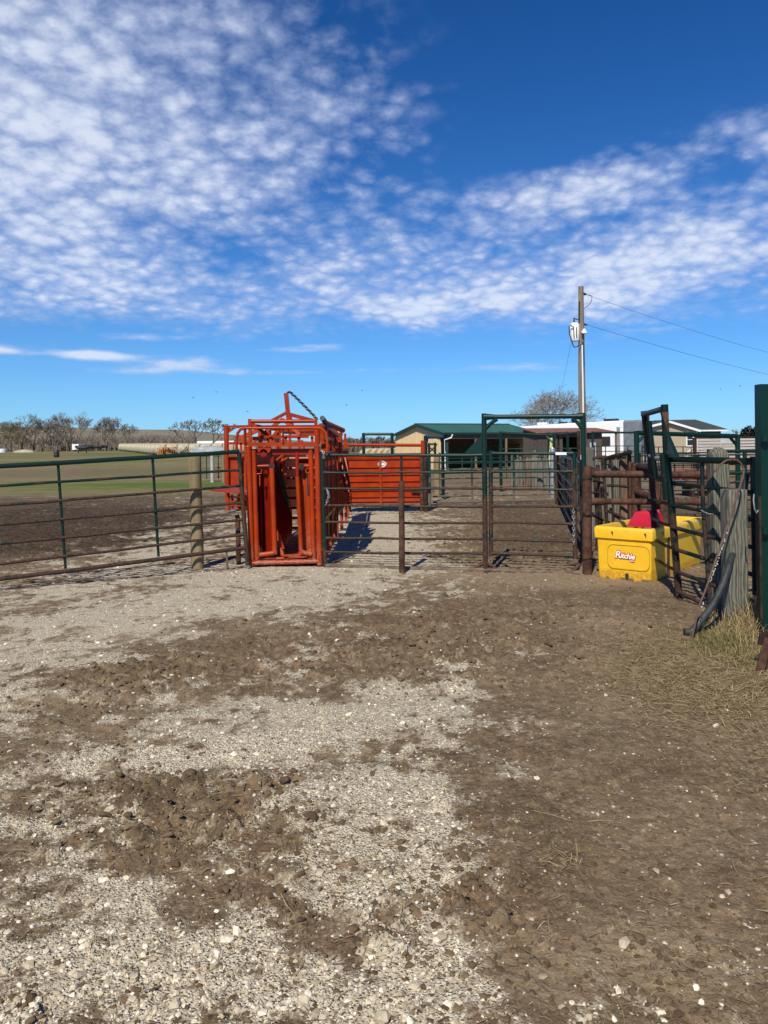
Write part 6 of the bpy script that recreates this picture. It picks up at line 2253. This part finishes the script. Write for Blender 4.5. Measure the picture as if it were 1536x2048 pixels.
# far woods that read as one mass: thousands of thin bare stems
def brush(name, spans, n, mat, hmin, hmax, seed, r=0.10):
    rr_ = random.Random(seed)
    mb_ = MB()
    for i in range(n):
        px0, px1, d0_, d1_ = spans[rr_.randrange(len(spans))]
        q = base_at(rr_.uniform(px0, px1), rr_.uniform(d0_, d1_))
        h_ = rr_.uniform(hmin, hmax)
        for k in range(4):
            a = rr_.uniform(0, 6.283)
            sp_ = rr_.uniform(0.1, 0.5) * h_
            p1 = q + Vector((math.cos(a) * sp_ * 0.4, math.sin(a) * sp_ * 0.4, h_ * 0.5))
            p2 = q + Vector((math.cos(a) * sp_, math.sin(a) * sp_, h_ * rr_.uniform(0.75, 1.1)))
            mb_.tube([q, p1, p2], [r, r * 0.8, r * 0.35], 3, caps=False)
            for j in range(2):
                e = p1.lerp(p2, rr_.random())
                mb_.tube([e, e + Vector((rr_.gauss(0, .5), rr_.gauss(0, .5), rr_.uniform(.4, 1.2)))], [r * 0.6, r * 0.25], 3, caps=False)
    o = mb_.build(name, mat, None, False, auto=False)
    return tag(o, kind='stuff')


brush('far_woods', [(-60, 175, 198, 235), (-60, 240, 215, 260), (-400, -60, 200, 250)], 520, m_twig, 2.0, 5.2, 1, 0.12)
brush('far_woods', [(150, 390, 215, 300)], 480, mat_mix('mauve_brown_brush', (0.13, 0.100, 0.086), (0.19, 0.150, 0.128), 0.3, 0.9, 0.0), 2.5, 5.0, 2, 0.13)
brush('far_woods', [(640, 815, 270, 340)], 520, m_twig, 1.8, 4.2, 3, 0.14)
brush('far_woods', [(440, 500, 270, 340), (300, 400, 330, 420), (1470, 1900, 190, 260)], 330, m_twig, 2, 4.5, 4, 0.15)
m_ever = mat_mix('dark_evergreen_needles', (0.030, 0.040, 0.018), (0.070, 0.075, 0.035), 2.0, 0.9, 0.0)


def evergreen(q, h_, seed, label):
    rr_ = random.Random(seed)
    o = thing('evergreen_tree', q, label, 'tree', 'dark evergreens at the far right')
    MB().tube([q, q + Vector((0, 0, h_ * 0.9))], [0.18, 0.05], 6).build('trunk', m_bark, o, True)
    mb_ = MB()
    for i in range(520):
        s = rr_.random() ** 0.8
        a = rr_.uniform(0, 6.283)
        rad = (1 - s) ** 0.7 * h_ * 0.27 * rr_.uniform(0.5, 1.05)
        c_ = q + Vector((math.cos(a) * rad, math.sin(a) * rad, 0.25 + s * h_ * 0.95))
        e = Vector((math.cos(a), math.sin(a), rr_.uniform(-0.1, 0.7))).normalized() * rr_.uniform(0.18, 0.42)
        w_ = Vector((-math.sin(a), math.cos(a), rr_.uniform(-.4, .4))) * rr_.uniform(0.08, 0.18)
        mb_.add([c_ - w_, c_ + w_, c_ + e + w_ * 0.3, c_ + e - w_ * 0.3], [(0, 1, 2, 3)])
    mb_.build('crown', m_ever, o)


for i, px in enumerate((1487, 1493, 1499, 1505, 1511, 1518)):
    q = base_at(px, 118 + (i % 3) * 4)
    evergreen(q, 3.9 + 0.35 * ((i * 7) % 3), 300 + i, 'dark evergreen tree in the row left of the tall green frame')
tree_at(1475, 858, 125, 'thin leafless tree left of the dark evergreens', 55, levels=6, rmin=0.05, twig=m_twig2)

# round hay bales in long rows
m_hay = mat_mix('weathered_round_bale', (0.30, 0.25, 0.16), (0.44, 0.39, 0.29), 1.6, 0.95, 0.5, 0.05)
m_hayend = mat_mix('straw_bale_end', (0.36, 0.25, 0.10), (0.50, 0.37, 0.18), 2.2, 0.95, 0.5, 0.05)


def make_bale():
    o = thing('hay_bale', (0, 0, 0), 'weathered round hay bale in the long stacked rows on the pasture', 'hay bale', 'round hay bales stored in rows')
    mb_ = MB()
    rr_ = random.Random(8)
    pts = [Vector((x_, 0, 0.76)) for x_ in (-0.74, -0.70, -0.3, 0.0, 0.35, 0.70, 0.74)]
    mb_.tube(pts, [0.70, 0.77, 0.79, 0.78, 0.79, 0.77, 0.70], 20, caps=False)
    mb_.build('wrap', m_hay, o, True, auto=False)
    for s in (-1, 1):
        e = MB()
        rings = []
        for r_, dx2 in ((0.70, 0.74), (0.45, 0.765), (0.12, 0.78)):
            rings.append([(s * dx2, r_ * math.cos(a), 0.76 + r_ * math.sin(a)) for a in [k * math.pi / 10 for k in range(20)]])
        loft(e, rings, False, True)
        e.build('end_face', m_hayend, o, True, auto=False)
    return o


bale = make_bale()
used = False
for k in range(15):
    s = k / 14
    d = 104 + 52 * s
    px = 322 - 76 * s ** 0.8
    q = base_at(px, d)
    for j in range(9 if k < 6 else 5):
        pos_ = q + Vector((j * 1.55, j * 0.10, 0))
        pos_.z = terr(pos_.x, pos_.y)
        if not used:
            bale.location = pos_
            bale.rotation_euler = (0, 0, 0.03)
            used = True
        else:
            copy_tree(bale, pos_, 0.03 + 0.05 * math.sin(k * 3 + j))
for i in range(7):
    q = base_at(735 + i * 12.5, 88)
    b_ = copy_tree(bale, q, -0.9 + 0.1 * math.sin(i))
    b_['label'] = 'round hay bale in the short row seen over the red crowd gate'
    b_['group'] = 'hay bales over the red crowd gate'

# black cattle at the feeder
m_hide = mat_mix('black_hide', (0.010, 0.009, 0.009), (0.022, 0.019, 0.018), 3, 0.7, 0.1)


def make_cow():
    """standing black cow: one continuous skinned body with deep chest, neck and jointed legs"""
    me = bpy.data.meshes.new('cow')
    o = bpy.data.objects.new('cow', me)
    COL.objects.link(o)
    V = [(-0.75, 0, 1.02), (-0.35, 0, 1.0), (0.15, 0, 0.97), (0.55, 0, 0.98), (0.82, 0, 1.12), (1.02, 0, 1.22), (1.22, 0, 1.14), (1.42, 0, 1.0)]
    Rr = [0.26, 0.33, 0.36, 0.33, 0.20, 0.15, 0.14, 0.085]
    E = [(i, i + 1) for i in range(7)]
    for sx in (-1, 1):
        y_ = 0.19 * sx
        i = len(V)
        V += [(-0.72, y_, 0.86), (-0.62, y_ * 1.05, 0.62), (-0.80, y_, 0.42), (-0.76, y_, 0.10), (-0.70, y_, 0.03)]
        Rr += [0.19, 0.12, 0.062, 0.05, 0.06]
        E += [(0, i), (i, i + 1), (i + 1, i + 2), (i + 2, i + 3), (i + 3, i + 4)]
        i = len(V)
        V += [(0.56, y_, 0.78), (0.54, y_, 0.52), (0.57, y_, 0.30), (0.55, y_, 0.08), (0.60, y_, 0.03)]
        Rr += [0.17, 0.085, 0.058, 0.048, 0.058]
        E += [(3, i), (i, i + 1), (i + 1, i + 2), (i + 2, i + 3), (i + 3, i + 4)]
        i = len(V)
        V += [(1.00, 0.14 * sx, 1.28), (0.94, 0.27 * sx, 1.27)]
        Rr += [0.05, 0.03]
        E += [(5, i), (i, i + 1)]
    i = len(V)
    V += [(-0.98, 0, 1.08), (-1.04, 0, 0.80), (-1.03, 0, 0.48)]
    Rr += [0.05, 0.03, 0.045]
    E += [(0, i), (i, i + 1), (i + 1, i + 2)]
    me.from_pydata(V, E, [])
    md = o.modifiers.new('skin', 'SKIN')
    for k, sv in enumerate(me.skin_vertices[0].data):
        sv.radius = (Rr[k], Rr[k])
        sv.use_root = (k == 0)
    o.modifiers.new('sub', 'SUBSURF').levels = 1
    C.view_layers[0].update()
    nm = bpy.data.meshes.new_from_object(o.evaluated_get(bpy.context.evaluated_depsgraph_get()))
    o.modifiers.clear()
    o.data = nm
    nm.name = 'cow'
    bpy.data.meshes.remove(me)
    nm.materials.clear()
    nm.materials.append(m_hide)
    nm.polygons.foreach_set('use_smooth', [True] * len(nm.polygons))
    tag(o, 'black cow standing at the left end of the far feeder, nearest the viewer', 'cow', 'black cattle standing across the pasture')
    WORLD[o] = Vector((0, 0, 0))
    return o


cow = make_cow()
cspots = [(166, 130, 0.2, 'black cow standing a little nearer than the rest of the far herd'), (161, 160, 0.1, 'black cow at the left end of the far herd'), (170, 162, 3.0, 'black cow second from the left in the far herd'),
          (177, 158, 0.2, 'black cow in the middle left of the far herd'), (190, 163, 2.9, 'black cow in the middle right of the far herd'), (197, 158, 0.3, 'black cow second from the right in the far herd'), (206, 160, 3.3, 'black cow at the right end of the far herd')]
for i, (px, d, rz, lab) in enumerate(cspots):
    q = base_at(px, d)
    if i == 0:
        cow.location, cow.rotation_euler = q, (0, 0, rz)
        cow['label'] = lab
    else:
        c_3 = copy_tree(cow, q, rz)
        c_3['label'] = lab
pu = thing('parked_trailer', base_at(157, 172), 'small white stock trailer at the left of the far cattle', 'trailer')
q = base_at(156, 172)
MB().box(q + Vector((0, 0, 1.05)), 1.5, 3.0, 1.3).build('body', M['white'], pu)
MB().box(q + Vector((0.2, -1.52, 1.1)), 0.5, 0.05, 0.5).build('window', M['dark'], pu)
for sx in (-0.7, 0.7):
    MB().tube([q + Vector((sx - 0.1, 0, 0.35)), q + Vector((sx + 0.1, 0, 0.35))], 0.35, 12).build('wheel', M['black'], pu, True)

# black barrel, lamp pole, straw heap, white tank
q = base_at(113, 90)
ba = thing('barrel', q, 'black steel barrel standing alone on the pasture', 'barrel')
mb = MB()
zz = [0, 0.02, 0.28, 0.30, 0.32, 0.58, 0.60, 0.62, 0.88, 0.9]
mb.tube([q + Vector((0, 0, z)) for z in zz], [0.30, 0.31, 0.31, 0.325, 0.31, 0.31, 0.325, 0.31, 0.31, 0.30], 18)
mb.build('drum', M['black'], ba, True)
MB().tube([q + Vector((0.1, 0, 0.9)), q + Vector((0.1, 0, 0.93))], 0.05, 8).build('cap', M['steel'], ba, True)
q = base_at(204, 165)
lpz = thing('lamp_pole', q, 'slim pale pole with a dark lamp head above the far cattle', 'lamp pole')
zt_ = P(204, 851, 165).z
MB().tube([q, Vector((q.x, q.y, zt_))], [0.16, 0.10], 8).build('pole', M['wood_tan'], lpz, True)
MB().tube([Vector((q.x, q.y, zt_)), Vector((q.x - 0.15, q.y, zt_ + 0.25)), Vector((q.x - 0.45, q.y, zt_ + 0.35)), Vector((q.x - 0.7, q.y, zt_ + 0.2))], [0.10, 0.14, 0.22, 0.1], 8).build('lamp_head', M['black'], lpz, True)
q = base_at(48, 150)
mb = MB()
rr = random.Random(4)
rings = []
for s, z in ((1, -0.1), (0.8, 0.25), (0.5, 0.45), (0.2, 0.55)):
    rings.append([(q.x + 2.2 * s * math.cos(a) * rr.uniform(0.85, 1.1), q.y + 1.5 * s * math.sin(a), q.z + z * rr.uniform(0.9, 1.1)) for a in [k * math.pi / 9 for k in range(18)]])
loft(mb, rings)
tag(mb.build('straw_heap', m_hay, None, True), 'low yellowish straw heap in front of the left trees', 'heap')
q = base_at(2, 150)
wt = thing('stock_tank', q, 'white low stock tank at the left edge of the pasture', 'tank')
MB().tube([q + Vector((-1.2, 0, 0)), q + Vector((-1.2, 0, 0.02))], 0.01, 4).build('foot', M['white'], wt)
loft_m = MB()
loft(loft_m, [[(q.x + rx_ * math.cos(a), q.y + 0.9 * math.sin(a), q.z + z) for a in [k * math.pi / 10 for k in range(20)]] for rx_, z in ((1.1, 0), (1.15, 0.5), (1.2, 0.75), (1.12, 0.76), (1.05, 0.5))])
loft_m.build('shell', M['white'], wt, True)

# orange feeder racks, scrap heap, white tarp, long white roof
m_or = mat_mix('orange_rack_paint', (0.52, 0.17, 0.012), (0.62, 0.24, 0.03), 3, 0.6, 0.1)
for i, (px, d) in enumerate(((322, 90), (333, 90.5), (344, 91))):
    q = base_at(px, d)
    o = thing('bale_rack', q, ('leftmost', 'middle', 'rightmost')[i] + ' orange slatted bale rack in front of the hay rows', 'bale rack', 'orange racks by the hay')
    for z in (0.15, 0.98):
        MB().box(q + Vector((0, 0, z)), 0.68, 0.9, 0.10).build('rail', m_or, o)
    mb = MB()
    for k in range(4):
        mb.box(q + Vector((-0.28 + k * 0.185, -0.40, 0.56)), 0.075, 0.06, 0.76)
    tag(mb.build('slats', m_or, o), kind='stuff')
    MB().box(q + Vector((0, 0.25, 0.5)), 0.5, 0.3, 0.6).build('gap_shade', M['dark'], o)  # dark block behind the slats, painted shade for the gaps
sc_ = thing('scrap_heap', base_at(366, 88), 'heap of dark and pinkish scrap pipes right of the orange racks', 'scrap heap')
rr = random.Random(9)
mb1, mb2 = MB(), MB()
for i in range(34):
    q = base_at(352 + rr.random() * 34, 88 + rr.uniform(-1, 1))
    a = rr.uniform(-0.9, 0.9)
    ln_ = rr.uniform(0.8, 2.3)
    e = Vector((math.cos(a), rr.uniform(-.4, .4), abs(math.sin(a)) * 0.7 + 0.08)) * ln_ * (1 if rr.random() < .4 else -1)
    e.z = abs(e.z)
    (mb1 if i % 3 else mb2).tube([q + Vector((0, 0, 0.05)), q + e], 0.055, 6)
tag(mb1.build('dark_pipes', M['rust_dark'], sc_, True), kind='stuff')
tag(mb2.build('pink_pipes', mat_mix('faded_red_paint', (0.34, 0.14, 0.12), (0.40, 0.2, 0.17), 3, 0.6, 0.1), sc_, True), kind='stuff')
q = base_at(420, 86)
mb = MB()
rings = []
for s, z in ((1, 0.5), (0.97, 0.8), (0.7, 1.02), (0.35, 1.15), (0.1, 1.2)):
    rings.append([(q.x + 2.3 * s * math.cos(a) * rr.uniform(0.92, 1.06), q.y + 1.2 * s * math.sin(a), q.z + z * rr.uniform(0.93, 1.05)) for a in [k * math.pi / 10 for k in range(20)]])
loft(mb, rings)
tag(mb.build('tarp', mat_mix('white_tarp', (0.26, 0.28, 0.29), (0.40, 0.41, 0.42), 2, 0.5, 0.4, 0.03), None, True), 'crumpled white tarp over a heap in front of the spreading trees', 'tarp')
q0, q1 = base_at(392, 210), base_at(462, 210)
wr = thing('long_building', (q0 + q1) / 2, 'long low white-roofed building behind the two spreading trees', 'building')
MB().prism([q0 + Vector((0, 0, 0)), q1 + Vector((0, 0, 0)), q1 + Vector((0, 0, 1.4)), q0 + Vector((0, 0, 1.4))], (0, 6, 0)).build('wall', M['white'], wr)
MB().prism([q0 + Vector((-.3, -.3, 1.41)), q1 + Vector((.3, -.3, 1.41)), q1 + Vector((.3, 3.0, 2.4)), q0 + Vector((-.3, 3.0, 2.4))], (0, 0, 0.1)).build('roof', M['white'], wr)
MB().prism([q0 + Vector((-.3, 3.0, 2.4)), q1 + Vector((.3, 3.0, 2.4)), q1 + Vector((.3, 6.3, 1.41)), q0 + Vector((-.3, 6.3, 1.41))], (0, 0, 0.1)).build('roof', M['white'], wr)
# small birds in the air
m_bird = M['black']
bird = None
for i, (px, py) in enumerate(((433, 784), (495, 823), (724, 781), (693, 810), (386, 796), (1480, 772), (1441, 778))):
    q = P(px, py, 60)
    if bird is None:
        mb = MB()
        mb.add([q + Vector(v_) for v_ in ((-0.02, 0.07, 0), (0.02, 0.07, 0), (0, -0.09, 0.02), (0, 0, -0.03), (-0.13, -0.01, 0.05), (0.13, 0.0, 0.04), (0, 0.02, 0.03))],
               [(0, 3, 2), (1, 2, 3), (0, 1, 3), (0, 2, 6), (1, 6, 2), (0, 6, 1), (4, 3, 6), (5, 6, 3)])
        bird = tag(mb.build('bird', m_bird, None, loc=q), 'tiny dark bird flying low in the sky above the yard', 'bird', 'small birds in the sky')
    else:
        copy_tree(bird, q, i * 0.7)
